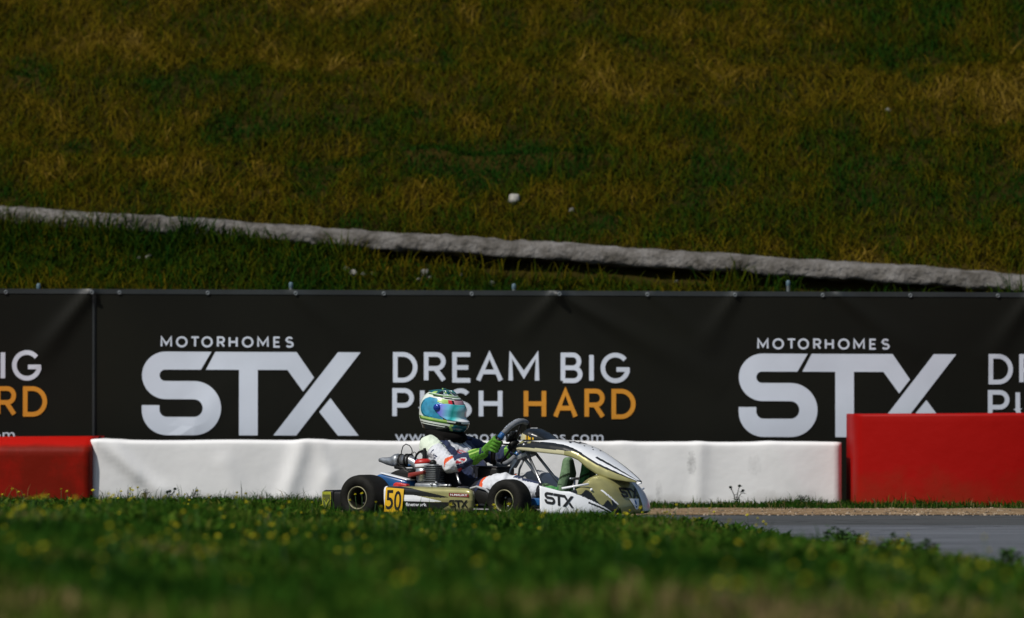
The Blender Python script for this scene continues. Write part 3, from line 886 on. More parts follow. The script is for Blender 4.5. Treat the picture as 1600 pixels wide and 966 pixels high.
def verge_grass():
    # spread evenly in the picture: more blades per metre nearer the track, where they are sharp
    n = 430000
    y = 9.5 + (29.6 - 9.5) * rng.random(n) ** 0.75
    x = rng.uniform(-1, 1, n) * (1.7 + 0.118 * y)
    d = edge_dist(x, y)
    clump = fbm(x * 2.6, y * 1.1, 41, 3)
    bare = fbm(x * 0.7 + 5, y * 0.7, 47, 3)
    bare_near = sstep(13.6, 11.4, y) * 0.55 + sstep(0.45, 0.0, d) * 0.5
    keep = (d > 0.02) & (rng.random(n) > bare_near * sstep(0.35, 0.6, bare) * 1.2) & (rng.random(n) < 0.35 + clump)
    x, y, d, clump, bare = x[keep], y[keep], d[keep], clump[keep], bare[keep]
    n = len(x)
    H = rng.uniform(0.035, 0.090, n) * (0.25 + 1.55 * clump ** 1.4) * (0.55 + 0.45 * sstep(0, 0.6, d))
    H *= np.where(rng.random(n) < 0.03, 1.6, 1.0)
    W = rng.uniform(0.004, 0.009, n) * (1 + 1.2 * sstep(26, 12, y))
    t = np.clip(0.42 + 1.3 * (fbm(x * 1.6, y * 0.8, 53, 3) - 0.5) + rng.normal(0, 0.15, n) + 0.42 * sstep(14.5, 11.2, y) * sstep(.3, .6, bare), 0, 1)
    o = blades("verge_grass", x, y, ground_h(x, y) - 0.004, H, W, rng.uniform(0.1, 0.9, n), t, green_m)
    tag(o, kind="stuff")
    # broad low leaves among the blades
    n = 95000
    y = 10 + (29.3 - 10) * rng.random(n) ** 0.8
    x = rng.uniform(-1, 1, n) * (1.7 + 0.118 * y)
    d = edge_dist(x, y); c = fbm(x * 1.7 + 9, y * 0.9, 61, 3)
    keep = (d > 0.05) & (c > 0.54) & (y > 13.2)
    x, y, c = x[keep], y[keep], c[keep]; n = len(x)
    o = blades("verge_ground_cover", x, y, ground_h(x, y), rng.uniform(0.03, 0.09, n) * (0.2 + 1.5 * c), rng.uniform(0.014, 0.036, n), rng.uniform(0.4, 1.3, n),
               np.clip(0.46 + 0.8 * (c - .6) + rng.normal(0, 0.22, n), 0, 0.86), green_m)
    tag(o, kind="stuff")
    # strip of grass at the foot of the barriers
    n = 60000
    x = rng.uniform(-7, 7, n); y = rng.uniform(32.4, 34.6, n)
    c = fbm(x * 3, y * 2, 67, 3)
    lim = np.where(x < -2.95, 34.32, np.where(x > 2.33, 34.45, 34.52))
    keep = (y < lim) & (rng.random(n) < sstep(32.45, 32.95, y + 0.35 * (c - .5)) * (0.3 + c))
    x, y, c = x[keep], y[keep], c[keep]; n = len(x)
    H = rng.uniform(0.02, 0.058, n) * (0.25 + 1.3 * c) * (1 + 0.8 * (rng.random(n) < 0.06))
    H = H * np.where(x < -1.2, 1.5, 1.0)
    o = blades("barrier_grass", x, y, ground_h(x, y) - 0.002, H, rng.uniform(0.004, 0.008, n), rng.uniform(0.1, 0.8, n),
               np.clip(np.where(rng.random(n) < .2, .9, .22) + rng.normal(0, 0.16, n), 0, 1), green_m)
    tag(o, kind="stuff")
verge_grass()

def hill_grass():
    n = 380000
    y = rng.uniform(36.3, 45.6, n)
    x = rng.uniform(-7.2, 7.2, n)
    L = ledge_y(x)
    q = y - L
    keep = ~((q > -0.33) & (q < 0.03))
    below = q < 0
    patch = fbm(x * 0.42, y * 0.9 + 3, 71, 4)                        # dry against green, drawn out along the slope
    streak = fbm(x * 0.35, y * 2.4, 83, 3)
    fine = fbm(x * 3.1, y * 3.1, 77, 2)
    bias = 0.12 * sstep(40.0, 43.5, y) - 0.20 * sstep(39.7, 37.9, y) + 0.0
    green_spot = np.exp(-(((x + 0.2) / 0.62) ** 2 + ((y - 39.0) / 0.28) ** 2)) + 0.8 * np.exp(-(((x - 1.2) / 0.5) ** 2 + ((y - 39.4) / 0.25) ** 2)) + 0.6 * np.exp(-(((x + 2.2) / 0.7) ** 2 + ((y - 39.3) / 0.3) ** 2)) + .7 * np.exp(-(((x - 3.2) / 0.8) ** 2 + ((y - 40.9) / 0.8) ** 2))
    tuft = fbm(x * 5.5, y * 4.5, 79, 2)
    dry = 0.555 + 0.42 * (patch - 0.5) + 0.60 * (streak - 0.5) + 0.60 * (fine - 0.5) + 0.80 * (tuft - 0.5) + bias - 0.55 * green_spot
    dry = np.where(below, 0.16 + 0.6 * (fine - 0.5), dry)
    x, y, dry, below, fine, q = (a[keep] for a in (x, y, dry, below, fine, q))
    n = len(x)
    t = np.clip(dry + rng.normal(0, 0.13, n), 0, 1)
    flat = (t > 0.55)
    H = np.where(flat, rng.uniform(0.03, 0.10, n), rng.uniform(0.04, 0.12, n) * (0.35 + 1.3 * fine))
    H = np.where(below, rng.uniform(0.04, 0.13, n) * np.clip(np.abs(q) / 0.5, 0.4, 1), H)
    lean = np.where(flat, rng.uniform(1.2, 3.4, n), rng.uniform(0.5, 1.9, n))
    W = rng.uniform(0.006, 0.013, n)
    o = blades("hill_grass", x, y, hill_h(x, y) - 0.004, H, W, lean, t, hill_m, droop=0.55, hfn=hill_h)
    tag(o, kind="stuff")
hill_grass()

def ledge_grass():
    # taller, darker grass on the strip between the ledge and the banner, leaning over the ledge at the left
    n = 60000
    x = rng.uniform(-7.2, 7.2, n)
    q = -rng.uniform(0.27, 1.35, n)
    y = ledge_y(x) + q
    c = fbm(x * 2.3, y * 2.6, 97, 3)
    bare = (np.exp(-(((x + 1.05) / .28) ** 2 + ((q + .75) / .16) ** 2)) + np.exp(-(((x + .62) / .2) ** 2 + ((q + .8) / .2) ** 2))) > .5
    keep = (rng.random(n) < .2 + c) & ~bare & (y > 36.25) & ((q < -.34) | (x < -1.0))
    x, y, q, c = x[keep], y[keep], q[keep], c[keep]; n = len(x)
    H = rng.uniform(0.05, 0.15, n) * (0.25 + 1.3 * c) * np.where((q > -.5), 1.15 + .8 * (fbm(x * 1.1, x * 0 + 3, 99, 2) > .5), 1)
    t = np.clip(.24 + 1.0 * (fbm(x * 1.3, y * 2, 98, 2) - .5) + rng.normal(0, .14, n), 0, .9)
    tag(blades("bank_grass", x, y, hill_h(x, y) - .004, H, rng.uniform(.006, .014, n), rng.uniform(.2, 1.2, n), t, hill_m, hfn=hill_h), kind="stuff")
ledge_grass()

# ------------------------------------------------------------------ the kart
KART_LOC = (-0.586, 30.55, 0.004)
KART_RZ = R(-33)
kart = empty("go_kart", KART_LOC, KART_RZ)
tag(kart, "racing go-kart in gold, white and black bodywork with yellow number 50, driven along the track", "go-kart")

def lay(name, V, F, mat, parent):
    return mobj(name, V, F, mat, parent, smooth=False)

def prism(poly, y0, y1, bevel=0.006, mi=0, g=None):
    """outline in the (x, z) plane pulled out from y0 to y1, with rounded edges"""
    g = g or Geo()
    bm = bmesh.new()
    a = [bm.verts.new((x, y0, z)) for x, z in poly]; b = [bm.verts.new((x, y1, z)) for x, z in poly]
    n = len(poly)
    bm.faces.new(a); bm.faces.new(b[::-1])
    for i in range(n): bm.faces.new((a[i], b[i], b[(i + 1) % n], a[(i + 1) % n]))
    bmesh.ops.recalc_face_normals(bm, faces=list(bm.faces))
    if bevel: bmesh.ops.bevel(bm, geom=list(bm.edges), offset=bevel, segments=2, profile=0.5, affect='EDGES')
    bm.verts.index_update()
    g.add([v.co.copy() for v in bm.verts], [[v.index for v in f.verts] for f in bm.faces], mi)
    bm.free()
    return g

# chassis -----------------------------------------------------------
g = Geo()
for s in (-1, 1):
    g.tube([(-0.10, s * .30, .075), (0.25, s * .31, .07), (0.62, s * .26, .065), (1.0, s * .17, .065), (1.28, s * .16, .07)], .016, 10)
    g.tube([(0.2, s * .31, .07), (0.24, s * .45, .10), (0.5, s * .46, .10), (0.78, s * .45, .10), (0.82, s * .25, .07)], .010, 8)
    g.tube([(0.98, s * .17, .065), (1.0, s * .30, .10), (1.0, s * .40, .13)], .015, 10)
g.tube([(0.25, -.31, .07), (0.25, .31, .07)], .014, 10)
g.tube([(0.66, -.26, .066), (0.66, .26, .066)], .014, 10)
g.tube([(1.28, -.16, .07), (1.28, .16, .07)], .014, 10)
g.tube([(-0.10, -.30, .075), (-0.10, .30, .075)], .014, 10)
g.tube([(1.24, -.22, .10), (1.36, -.24, .13), (1.42, 0, .14), (1.36, .24, .13), (1.24, .22, .10)], .010, 8)
g.build("frame", M['frame'], kart)
g = Geo(); prism([(0.55, .040), (1.30, .040), (1.30, .046), (0.55, .046)], -.25, .25, 0.001, g=g); g.build("floor_tray", M['black_plastic'], kart)
g = Geo(); g.tube([(0, -.50, .137), (0, .50, .137)], .025, 20); g.build("rear_axle", M['steel'], kart)
g = Geo()
g.lathe([(0.0, -.003), (.10, -.003), (.10, .003), (0.0, .003)], (0, .16, .137), (0, 1, 0), 28)
g.build("brake_disc", M['steel'], kart)

# wheels --------------------------------------------------------------
def wheel(name, x, y, r, width, rim_r, side, steer=0.0, tyre_label=None):
    w = empty(name, (x, y, r), steer, kart)
    h = width / 2
    ax = (0, side, 0)                       # h > 0 points to the outside
    prof = [(rim_r, -h * .80), (rim_r + .012, -h * .92), (r * .72, -h), (r * .90, -h * .93), (r * .975, -h * .78), (r, -h * .5), (r, 0), (r, h * .5), (r * .975, h * .78), (r * .90, h * .93), (r * .72, h * 1.0), (rim_r + .012, h * .92), (rim_r, h * .80)]
    g = Geo(); g.lathe(prof, (0, 0, 0), ax, 56, closed=True)
    g.build("tyre", M['rubber'], w)
    lip = [(rim_r - .006, h * .76), (rim_r - .002, h * .88), (rim_r + .003, h * .90), (rim_r + .004, h * .84), (rim_r + .001, h * .76)]
    inner = [(rim_r - .001, h * .78), (rim_r - .010, h * .70), (rim_r - .014, h * .2), (rim_r - .022, -h * .2), (.045, -h * .30), (.030, -h * .26), (.026, h * .05), (.018, h * .12), (0.0, h * .12)]
    back = [(rim_r, -h * .85), (rim_r - .012, -h * .8), (rim_r - .018, -h * .3), (.03, -h * .34), (0, -h * .34)]
    g = Geo(); g.lathe(inner, (0, 0, 0), ax, 40); g.lathe(back, (0, 0, 0), ax, 40)
    rm = g.build("rim", M['rim_dark'], w)
    g = Geo(); g.lathe(lip, (0, 0, 0), ax, 48, closed=True)
    g.build("rim_edge", M['rim_lip'], w)
    g = Geo()
    for k in range(3):
        a = 2 * math.pi * k / 3 + .4
        c = (.032 * math.cos(a), side * h * .0, .032 * math.sin(a))
        g.lathe([(0, h * .18), (.007, h * .16), (.008, h * .0), (.008, -h * .3)], c, ax, 8)
    g.build("wheel_nut", M['steel'], w)
    return w
wheel("rear_wheel", 0.0, -.560, .140, .205, .067, -1)
wheel("rear_wheel", 0.0, .560, .140, .205, .067, 1)
wheel("front_wheel", 1.005, -.500, .130, .128, .065, -1, R(-2))
wheel("front_wheel", 1.005, .500, .130, .128, .065, 1, R(-2))

# rear bumper -----------------------------------------------------------
g = Geo(); g.box((-.235, 0, .122), (.085, 1.26, .125), .016, seg=3); rb = g.build("rear_bumper", M['black_plastic'], kart)
def bumper_end(side):
    g = Geo(); g.box((-.18, side * .585, .122), (.17, .07, .112), .016, seg=3); e = g.build("bumper_end", M['black_plastic'], rb)
    y = side * .6345
    if True:
        P = lambda pts, off: [(x, y + side * off, z) for x, z in pts]
        lay("end_sticker", P([(-.272, .070), (-.207, .070), (-.207, .176), (-.272, .176)], .0), [(0, 1, 2, 3)], M['olive_sticker'], rb)
        q = P([(-.266, .090), (-.240, .078), (-.213, .090), (-.213, .158), (-.266, .158)], .001)
        lay("sticker_panel", q, [(0, 1, 2, 3, 4)], M['olive_dark'], rb)
        V = []; F = []
        for quad in ribbon([(-.258, .130), (-.240, .098), (-.221, .130)], .007):
            k = len(V); V += [(p.x, y + side * .002, p.y) for p in quad]; F.append((k, k + 1, k + 2, k + 3))
        lay("sticker_mark", V, F, M['olive_sticker'], rb)
bumper_end(-1); bumper_end(1)
g = Geo()
for s in (-1, 1): g.tube([(-.10, s * .28, .08), (-.22, s * .28, .11)], .012, 8)
g.build("bumper_bracket", M['frame'], kart)

# side pods ---------------------------------------------------------------
PX0, PX1 = .185, .858
def pod_dims(x):
    t = max(0.0, (x - .775) / (PX1 - .775)); sc = max(0.02, (1 - t ** 2.4)) ** (1 / 2.4)
    ztop = .2125 - .010 * (x - PX0) / (PX1 - PX0); zb = .060
    return (ztop + zb) / 2, (ztop - zb) / 2 * (0.35 + 0.65 * sc if t > 0 else 1.0), .105 * (0.25 + 0.75 * sc)
def side_pod(side):
    xs = np.concatenate([np.linspace(PX0, .775, 170), .775 + (PX1 - .775) * np.sin(np.linspace(0.03, 1, 26) * math.pi / 2)])
    nr = 320; V = []; F = []
    for x in xs:
        zc, hh, hw = pod_dims(x)
        cr = min(.030, hh * .8, hw * .8)
        A, B, Q = 2 * (hw - cr), 2 * (hh - cr), math.pi * cr / 2
        for k in range(nr):
            d = (2 * A + 2 * B + 4 * Q) * k / nr              # walk round a rounded rectangle
            for seg in range(4):
                L = B if seg % 2 == 0 else A
                if d < L:
                    q = [(hw, -hh + cr + d), (hw - cr - d, hh), (-hw, hh - cr - d), (-hw + cr + d, -hh)][seg]; break
                d -= L
                if d < Q:
                    an = d / cr + seg * math.pi / 2
                    q = ((hw - cr) * (1 if seg in (0, 3) else -1) + cr * math.cos(an), (hh - cr) * (1 if seg in (0, 1) else -1) + cr * math.sin(an)); break
                d -= Q
            yy, zz = q
            yo = -.530 + yy - (0.0 if yy > 0 else -0.012 * max(0, -zz / hh))     # flank tucks in a little below
            V.append((x - .85 * (yo + .635) * float(sstep(.50, .858, x)), yo if side < 0 else -yo, zc + zz))
    m = len(xs)
    for i in range(m - 1):
        for k in range(nr):
            k2 = (k + 1) % nr
            q = (i * nr + k, (i + 1) * nr + k, (i + 1) * nr + k2, i * nr + k2)
            F.append(q if side < 0 else q[::-1])
    F += [tuple(range(nr)), tuple((m - 1) * nr + k for k in range(nr))[::-1]]
    mats = [M['gold'], M['black_gloss'], M['white_paint'], M['cream']]
    o = mobj("side_pod", V, F, mats, kart)
    c, nn = centers(o); x, z = c[:, 0], c[:, 2]
    if side > 0: x = x
    idx = np.zeros(len(c), int)
    outer = side * c[:, 1] > .50
    blk = pip(x, z, [(.18, .222), (.378, .2025), (.660, .150), (.60, .146), (.328, .163), (.18, .17)]) & outer
    low = pip(x, z, [(.18, .165), (.328, .124), (.53, .120), (.70, .119), (.62, .085), (.56, .05), (.18, .05)]) & outer
    wh = pip(x, z, [(.30, .164), (.417, .159), (.612, .124), (.522, .121), (.30, .124)]) & outer
    edge = (x > .850) & (z > .09)
    idx[low] = 1; idx[blk] = 1; idx[wh] = 2; idx[edge & outer] = 3
    idx[(x < .20)] = 2
    setidx(o, idx)
    y = side * .6375
    flip = 1 if side < 0 else -1
    def P(x, z, off=0.0): return (x, y + side * (off - 0.012 * max(0, -(z - .136) / .076)), z)
    pl = Geo()
    quad = [(.205, .206), (.338, .197), (.322, .052), (.192, .058)]
    prism(quad, y, y + side * .006, .0015, g=pl); npl = pl.build("number_plate", M['yellow_plate'], o)
    def digit(ch, x0, x1, z0, z1, shear):
        V, F, w = text_flat(ch, 1.0, bold=0.012)
        hmax = max(v[1] for v in V); hmin = min(v[1] for v in V)
        pts = []
        for a, b in V:
            u = a / w; v = (b - hmin) / (hmax - hmin)
            if side > 0: u = 1 - u if False else u
            pts.append((x0 + (x1 - x0) * u + shear * v, y + side * .0075, z0 + (z1 - z0) * v))
        lay("digit", pts, F, M['black_mark'], npl)
    if side < 0:
        digit("5", .203, .257, .072, .190, .008); digit("0", .263, .315, .066, .186, .008)
    else:                                     # mirrored run of the digits so that the far pod reads 50 from its own side
        def digit2(ch, xa, xb, z0, z1):
            V, F, w = text_flat(ch, 1.0, bold=0.012); hm = max(v[1] for v in V); hn = min(v[1] for v in V)
            lay("digit", [(xa + (xb - xa) * a / w, y + side * .0075, z0 + (z1 - z0) * (b - hn) / (hm - hn)) for a, b in V], F, M['black_mark'], npl)
        digit2("5", .318, .266, .070, .188); digit2("0", .258, .208, .068, .186)
    def words(s, xa, xb, z0, zh, mat, off, bold=0.0, slope=0.0):
        if side > 0: xa, xb = xb, xa
        V, F, w = text_flat(s, zh, bold=bold)
        k = (xb - xa) / w
        lay("sponsor_lettering", [P(xa + a * k, z0 + b + slope * a, off) for a, b in V], F, mat, o)
    words("finetwork", .345, .497, .0945, .021, M['white_paint'], .002, bold=.0006)
    lay("name_sticker", [P(.662, .157, .0012), P(.803, .152, .0012), P(.803, .172, .0012), P(.662, .177, .0012)], [(0, 1, 2, 3)], M['dark_red'], o)
    words("N.MALIKY", .672, .795, .1605, .0115, M['white_paint'], .0025, bold=.0003, slope=-.035)
    a0, a1 = (.660, .797) if side < 0 else (.797, .660)
    Vl, Fl = fill_polys(LOGO, lambda x, yy: P(a0 + (a1 - a0) * (x - 90) / 1400, .134 - (yy - 162) / 535 * .045, .002), maxlen=400)
    lay("sponsor_logo", Vl, Fl, M['black_mark'], o)
    return o
side_pod(-1); side_pod(1)

# nose ------------------------------------------------------------------------
def nose_xf(y): return 1.578 - .356 * (abs(y) / .5) ** 3
def nose_zt(y):
    return float(np.interp(abs(y), [0, .08, .15, .22, .30, .37, .41, .44, .50], [.288, .288, .282, .268, .240, .205, .187, .190, .222]))
def nose_pt(y, v, off=0.0):
    """v: 0 lower back edge .. 1 upper back edge"""
    xf = nose_xf(y); zt = nose_zt(y); a = abs(y)
    hump = float(sstep(.42, .25, a))                          # the gold middle rises and leans back; the ends stand upright
    pts = [(-.11, .050), (-.03, .048), (-.004, .060), (.000, .085), (-.004 - .004 * hump, .12), (-.012 - .03 * hump, .12 + (zt - .12) * .45), (-.020 - .075 * hump, .12 + (zt - .12) * .80), (-.030 - .12 * hump, zt - .004), (-.050 - .14 * hump, zt), (-.075 - .15 * hump, zt - .014)]
    n = len(pts) - 1
    i = min(n - 1, int(v * n)); t = v * n - i
    p0 = pts[max(0, i - 1)]; p1 = pts[i]; p2 = pts[i + 1]; p3 = pts[min(n, i + 2)]
    cr = lambda a_, b_, c_, d_: 0.5 * (2 * b_ + (c_ - a_) * t + (2 * a_ - 5 * b_ + 4 * c_ - d_) * t * t + (3 * b_ - a_ - 3 * c_ + d_) * t ** 3)
    dx = cr(p0[0], p1[0], p2[0], p3[0]); z = cr(p0[1], p1[1], p2[1], p3[1])
    # push the profile back along the outline's normal in plan
    sl = -.356 * 3 * a * a / .125 * (1 if y > 0 else -1)
    nx, ny = 1.0, -sl
    l = math.hypot(nx, ny); nx /= l; ny /= l
    return (xf + (dx + off) * nx, y + (dx + off) * ny * 0.6, z)
us = np.linspace(-.5, .5, 220); vs_ = np.linspace(0, 1, 90)
g = Geo(); g.grid(lambda u, v: nose_pt(u, v), us, vs_)
nose = g.build("nose_fairing", [M['gold'], M['white_paint'], M['black_gloss'], M['cream'], M['olive_dark']], kart)
U, Vv = np.meshgrid((us[:-1] + us[1:]) / 2, (vs_[:-1] + vs_[1:]) / 2, indexing='ij')
Zc = centers(nose)[0][:, 2]
u = U.ravel(); ab = np.abs(u)
idx = np.zeros(len(u), int)
line = .050 + .150 * np.clip((ab - .19) / .24, 0, 1)
shard = line + .030 + .028 * np.sin(ab * 62) * (ab < .38)
idx[(ab > .19) & (ab < .425) & (Zc < shard)] = 2
idx[(ab > .14) & (ab <= .21) & (Zc < .05 + 1.1 * (ab - .14) + .02)] = 2
idx[Zc < line] = 1
idx[ab > .425] = 1
st = np.abs((Zc - line) + .018 + .10 * (ab - .3)) < .006
idx[st & (ab < .34) & (ab > .2)] = 2
idx[np.abs((Zc - line) + .042 + .1 * (ab - .3)) < .004] = np.where(True, 2, 0) if False else idx[np.abs((Zc - line) + .042 + .1 * (ab - .3)) < .004]
gleam = (np.abs(ab - (.215 + (Zc - .16) * 1.0)) < .008) & (Zc > .11) & (Zc < .195)
idx[gleam] = 1  # diagonal gleam painted white into the nose colour
idx[(u > .10) & (Zc > .065) & (Zc < .25)] = 1
idx[(u > .065) & (u <= .10) & (Zc < .21)] = 4
setidx(nose, idx)
bake(nose, solid=0.006)
tab = [(-.5, 0.0)]
for yy in np.linspace(-.5, .5, 400)[1:]:
    y0, s0 = tab[-1]; a = nose_pt(y0, .35); b = nose_pt(float(yy), .35)
    tab.append((float(yy), s0 + math.dist(a, b)))
tabS = [t[1] for t in tab]; tabY = [t[0] for t in tab]
def nose_on(s, z, off=0.003):
    """s metres along the lower outline from the near end, z height"""
    y = float(np.interp(s, tabS, tabY))
    lo, hi = .30, .90
    for _ in range(16):
        mid = (lo + hi) / 2
        if nose_pt(y, mid)[2] < z: lo = mid
        else: hi = mid
    return nose_pt(y, lo, off)
sx0, sx1 = .028, .205
Vl, Fl = fill_polys(LOGO, lambda x, yy: nose_on(sx0 + (sx1 - sx0) * (x - 90) / 1400, .188 - .030 * (x - 90) / 1400 - (yy - 162) / 535 * .070, .004), maxlen=120)
lay("sponsor_logo", Vl, Fl, M['black_mark'], nose)
smid = float(np.interp(0.0, tabY, tabS))
Vl, Fl = fill_polys(LOGO, lambda x, yy: nose_on(smid - .11 + .20 * (x - 90) / 1400, .212 - .012 * (x - 90) / 1400 - (yy - 162) / 535 * .060, .004), maxlen=120)
lay("sponsor_logo", Vl, Fl, M['black_mark'], nose)
tri = [(-.055, .142), (.055, .140), (.012, .062), (.002, .062)]
Vl, Fl = fill_polys([tri], lambda x, yy: nose_on(smid + .012 + x, yy, .004), maxlen=.02)
lay("badge", Vl, Fl, M['white_paint'], nose)
def ring(cx, cz, r): return [(cx + r * math.cos(k * math.pi / 5), cz + r * math.sin(k * math.pi / 5) * 1.5) for k in range(10)]
Vl, Fl = fill_polys([ring(.004, .118, .010), [(-.004, .097), (.012, .097), (.008, .086), (.0, .086)]], lambda x, yy: nose_on(smid + .012 + x, yy, .0055))
lay("badge_emblem", Vl, Fl, M['blue'], nose)
g = Geo()
for s in (-1, 1):
    g.tube([(1.28, s * .16, .075), (1.38, s * .20, .15), (1.46, s * .30, .20)], .008, 8)
    g.tube([(1.30, s * .38, .205), (1.44, s * .30, .232)], .007, 8)
g.build("nose_bracket", M['white_paint'], kart)

# front panel (tapering from the steering wheel down to the nose) -----------------
PR = [(.785, .085, .475, .432), (.82, .105, .497, .430), (.90, .122, .502, .424), (.98, .135, .497, .416), (1.06, .145, .492, .410), (1.16, .150, .480, .402), (1.22, .152, .464, .390),
      (1.27, .151, .446, .372), (1.33, .147, .418, .326), (1.40, .136, .380, .284), (1.46, .120, .345, .264), (1.52, .096, .308, .251), (1.57, .068, .276, .243), (1.60, .042, .257, .239), (1.615, .026, .249, .238)]
def panel_pt(x, a, off=0.0):
    w = float(np.interp(x, [p[0] for p in PR], [p[1] for p in PR])) + off
    zt = float(np.interp(x, [p[0] for p in PR], [p[2] for p in PR])) + off
    ze = float(np.interp(x, [p[0] for p in PR], [p[3] for p in PR]))
    s_, c_ = math.sin(a), math.cos(a)
    crown = (max(0, c_)) ** .62
    return (x, w * (abs(s_) ** .8) * (1 if s_ > 0 else -1), ze + (zt - ze) * crown)
xs = np.linspace(.785, 1.61, 170); an = np.linspace(-R(90), R(90), 80)
g = Geo(); g.grid(lambda x, a: panel_pt(x, a), xs, an)
panel = g.build("front_panel", [M['white_paint'], M['black_gloss'], M['gold'], M['cream']], kart)
Xg, Ag = np.meshgrid((xs[:-1] + xs[1:]) / 2, np.degrees((an[:-1] + an[1:]) / 2), indexing='ij')
x = Xg.ravel(); a = np.abs(Ag.ravel()); idx = np.zeros(len(x), int)
b0 = np.interp(x, [.785, .88, 1.0, 1.12, 1.22, 1.30, 1.38, 1.45, 1.61], [58, 48, 44, 46, 52, 58, 58, 54, 46])   # where the white top ends
b1 = np.interp(x, [.785, .95, 1.10, 1.18, 1.24, 1.32, 1.40, 1.61], [84, 82, 80, 78, 70, 68, 66, 58])             # where the gold flank starts
idx[a > b0] = 1
idx[a > b1] = 2
idx[(a > b1) & (x < 1.17)] = 3
idx[(x < .90) & (a > 20) & (a < 62) & (np.sin(x * 90 + a * .05) > .2)] = 2
idx[(x > 1.36) & (a < b0 - 18) & (a > b0 - 30)] = 1
setidx(panel, idx)
bake(panel, solid=0.005)
def on_panel(x, yv, off=0.004):
    w = float(np.interp(x, [p[0] for p in PR], [p[1] for p in PR]))
    s_ = max(-1, min(1, yv / w)); s2 = math.asin((abs(s_)) ** (1 / .8)) * (1 if s_ > 0 else -1)
    return panel_pt(x, s2, off)
Vl, Fl = fill_polys(LOGO[:2], lambda px_, py_: on_panel(1.145 + (py_ - 162) / 535 * .060, .075 - (px_ - 90) / 1100 * .15, .004), maxlen=160)
lay("sponsor_logo", Vl, Fl, M['black_mark'], panel)
g = Geo()
for xx, yy in ((1.24, -.03), (1.265, .02), (1.295, -.02), (1.31, .04)):
    g.ball(on_panel(xx, yy, .001), (.006, .006, .003), 8)
g.build("vent_hole", M['black_mark'], panel)
g = Geo(); g.lathe([(0, .004), (.009, .003), (.010, 0), (.010, -.004)], panel_pt(.855, -R(72), .003), (0, -1, .4), 12); g.build("bolt", M['steel'], panel)
# number panel on top of it
TP = [(.800, .060, .520, .492), (.820, .085, .548, .494), (.840, .096, .564, .494), (.875, .100, .566, .494), (.905, .100, .557, .494), (.94, .094, .538, .494), (.975, .082, .512, .492), (1.00, .060, .495, .488)]
def top_pt(x, a):
    w = float(np.interp(x, [p[0] for p in TP], [p[1] for p in TP])); zt = float(np.interp(x, [p[0] for p in TP], [p[2] for p in TP])); ze = float(np.interp(x, [p[0] for p in TP], [p[3] for p in TP]))
    return (x, w * math.sin(a), ze + (zt - ze) * max(0, math.cos(a)) ** .55)
xs = np.linspace(.80, 1.0, 60); an = np.linspace(-R(90), R(90), 50)
g = Geo(); g.grid(top_pt, xs, an)
tp = g.build("number_panel", [M['black_gloss'], M['yellow_plate'], M['cream'], M['olive_dark']], kart)
c, nn = centers(tp); idx = np.zeros(len(c), int)
fz = c[:, 2] - (.528 - .35 * (c[:, 0] - .84))
idx[fz < 0] = 1
idx[(fz < 0) & (np.sin(c[:, 0] * 210 + c[:, 1] * 60) > .45) & (fz > -.02)] = 0
idx[c[:, 0] < .822] = 2
idx[(c[:, 0] < .86) & (fz < -.0)] = 2
setidx(tp, idx)
g = Geo(); g.add([top_pt(xx, aa)[:2] + (top_pt(xx, aa)[2] + .002,) for xx, aa in [(.86, -.5), (.88, -.5), (.895, -.2), (.88, .1), (.86, .1), (.85, -.2)]], [(0, 1, 2, 3, 4, 5)])
g.build("panel_emblem", M['suit_grey'], tp)

# steering -------------------------------------------------------------------------
WC = Vector((.690, 0, .470)); WR = .158
WU = Vector((0, -1, 0)); WV = Vector((.515, 0, .857)); WN = Vector((-.857, 0, .515))
def rim_pt(phi): return WC + (WU * math.cos(phi) + WV * math.sin(phi)) * WR
sw = empty("steering_wheel", WC, 0, kart)
def rim_arc(name, d0, d1, r, mat, n=None):
    n = n or max(4, int(abs(d1 - d0) / 7))
    g = Geo(); g.tube([rim_pt(R(d0 + (d1 - d0) * i / n)) - WC for i in range(n + 1)], r, 14); return g.build(name, mat, sw)
rim_arc("upper_grip", 26, 112, .0165, M['grey_grip'])
rim_arc("lower_grip", -62, -142, .0165, M['grey_grip'])
rim_arc("rim_sleeve", -62, 14, .0158, M['black_plastic'])
rim_arc("rim_sleeve", 112, 218, .0158, M['black_plastic'])
rim_arc("blue_band", 14, 27, .0185, M['blue'])
rim_arc("blue_band", 204, 214, .0185, M['blue'])
def on_rim(V, F, phi0, k, mat, name):
    out = []
    for a, b in V:
        ph = phi0 + a * k
        cen = rim_pt(ph); rad = (cen - WC).normalized(); be = b / .0172
        out.append(cen - WC + (rad * math.sin(be + .55) + WN * math.cos(be + .55)) * .0176 if False else cen - WC + (rad * math.cos(be - .2) + (WU * .6 + WN * .8) * math.sin(.75 - be) * .9) * .0182)
    return lay(name, out, F, mat, sw)
V, F, w = text_flat("MARANELLO", .014, bold=.0004)
on_rim(V, F, R(38), R(44) / w, M['white_print'], "grip_lettering")
g = Geo()
for ph in (0, 180, 90 + 0, 270):
    p0 = WN * -.02; p1 = (rim_pt(R(ph)) - WC)
    g.tube([p0, p0.lerp(p1, .5), p1], [.016, .010, .009], 8, flat=.5)
g.build("spoke", M['black_plastic'], sw)
g = Geo(); g.lathe([(0, .012), (.036, .010), (.040, 0), (.040, -.02), (0, -.02)], WN * -.018, WN, 20); g.build("hub", M['black_plastic'], sw)
g = Geo(); g.box((0, 0, 0), (.012, .11, .075), .005); o = g.build("lap_display", M['black_gloss'], sw); o.location = WN * .004 + WV * .045; o.rotation_euler = (0, R(31), 0)
g = Geo(); g.tube([WC - WN * .03, (.83, 0, .335), (1.02, 0, .10)], .010, 10); g.build("steering_column", M['steel'], kart)
g = Geo()
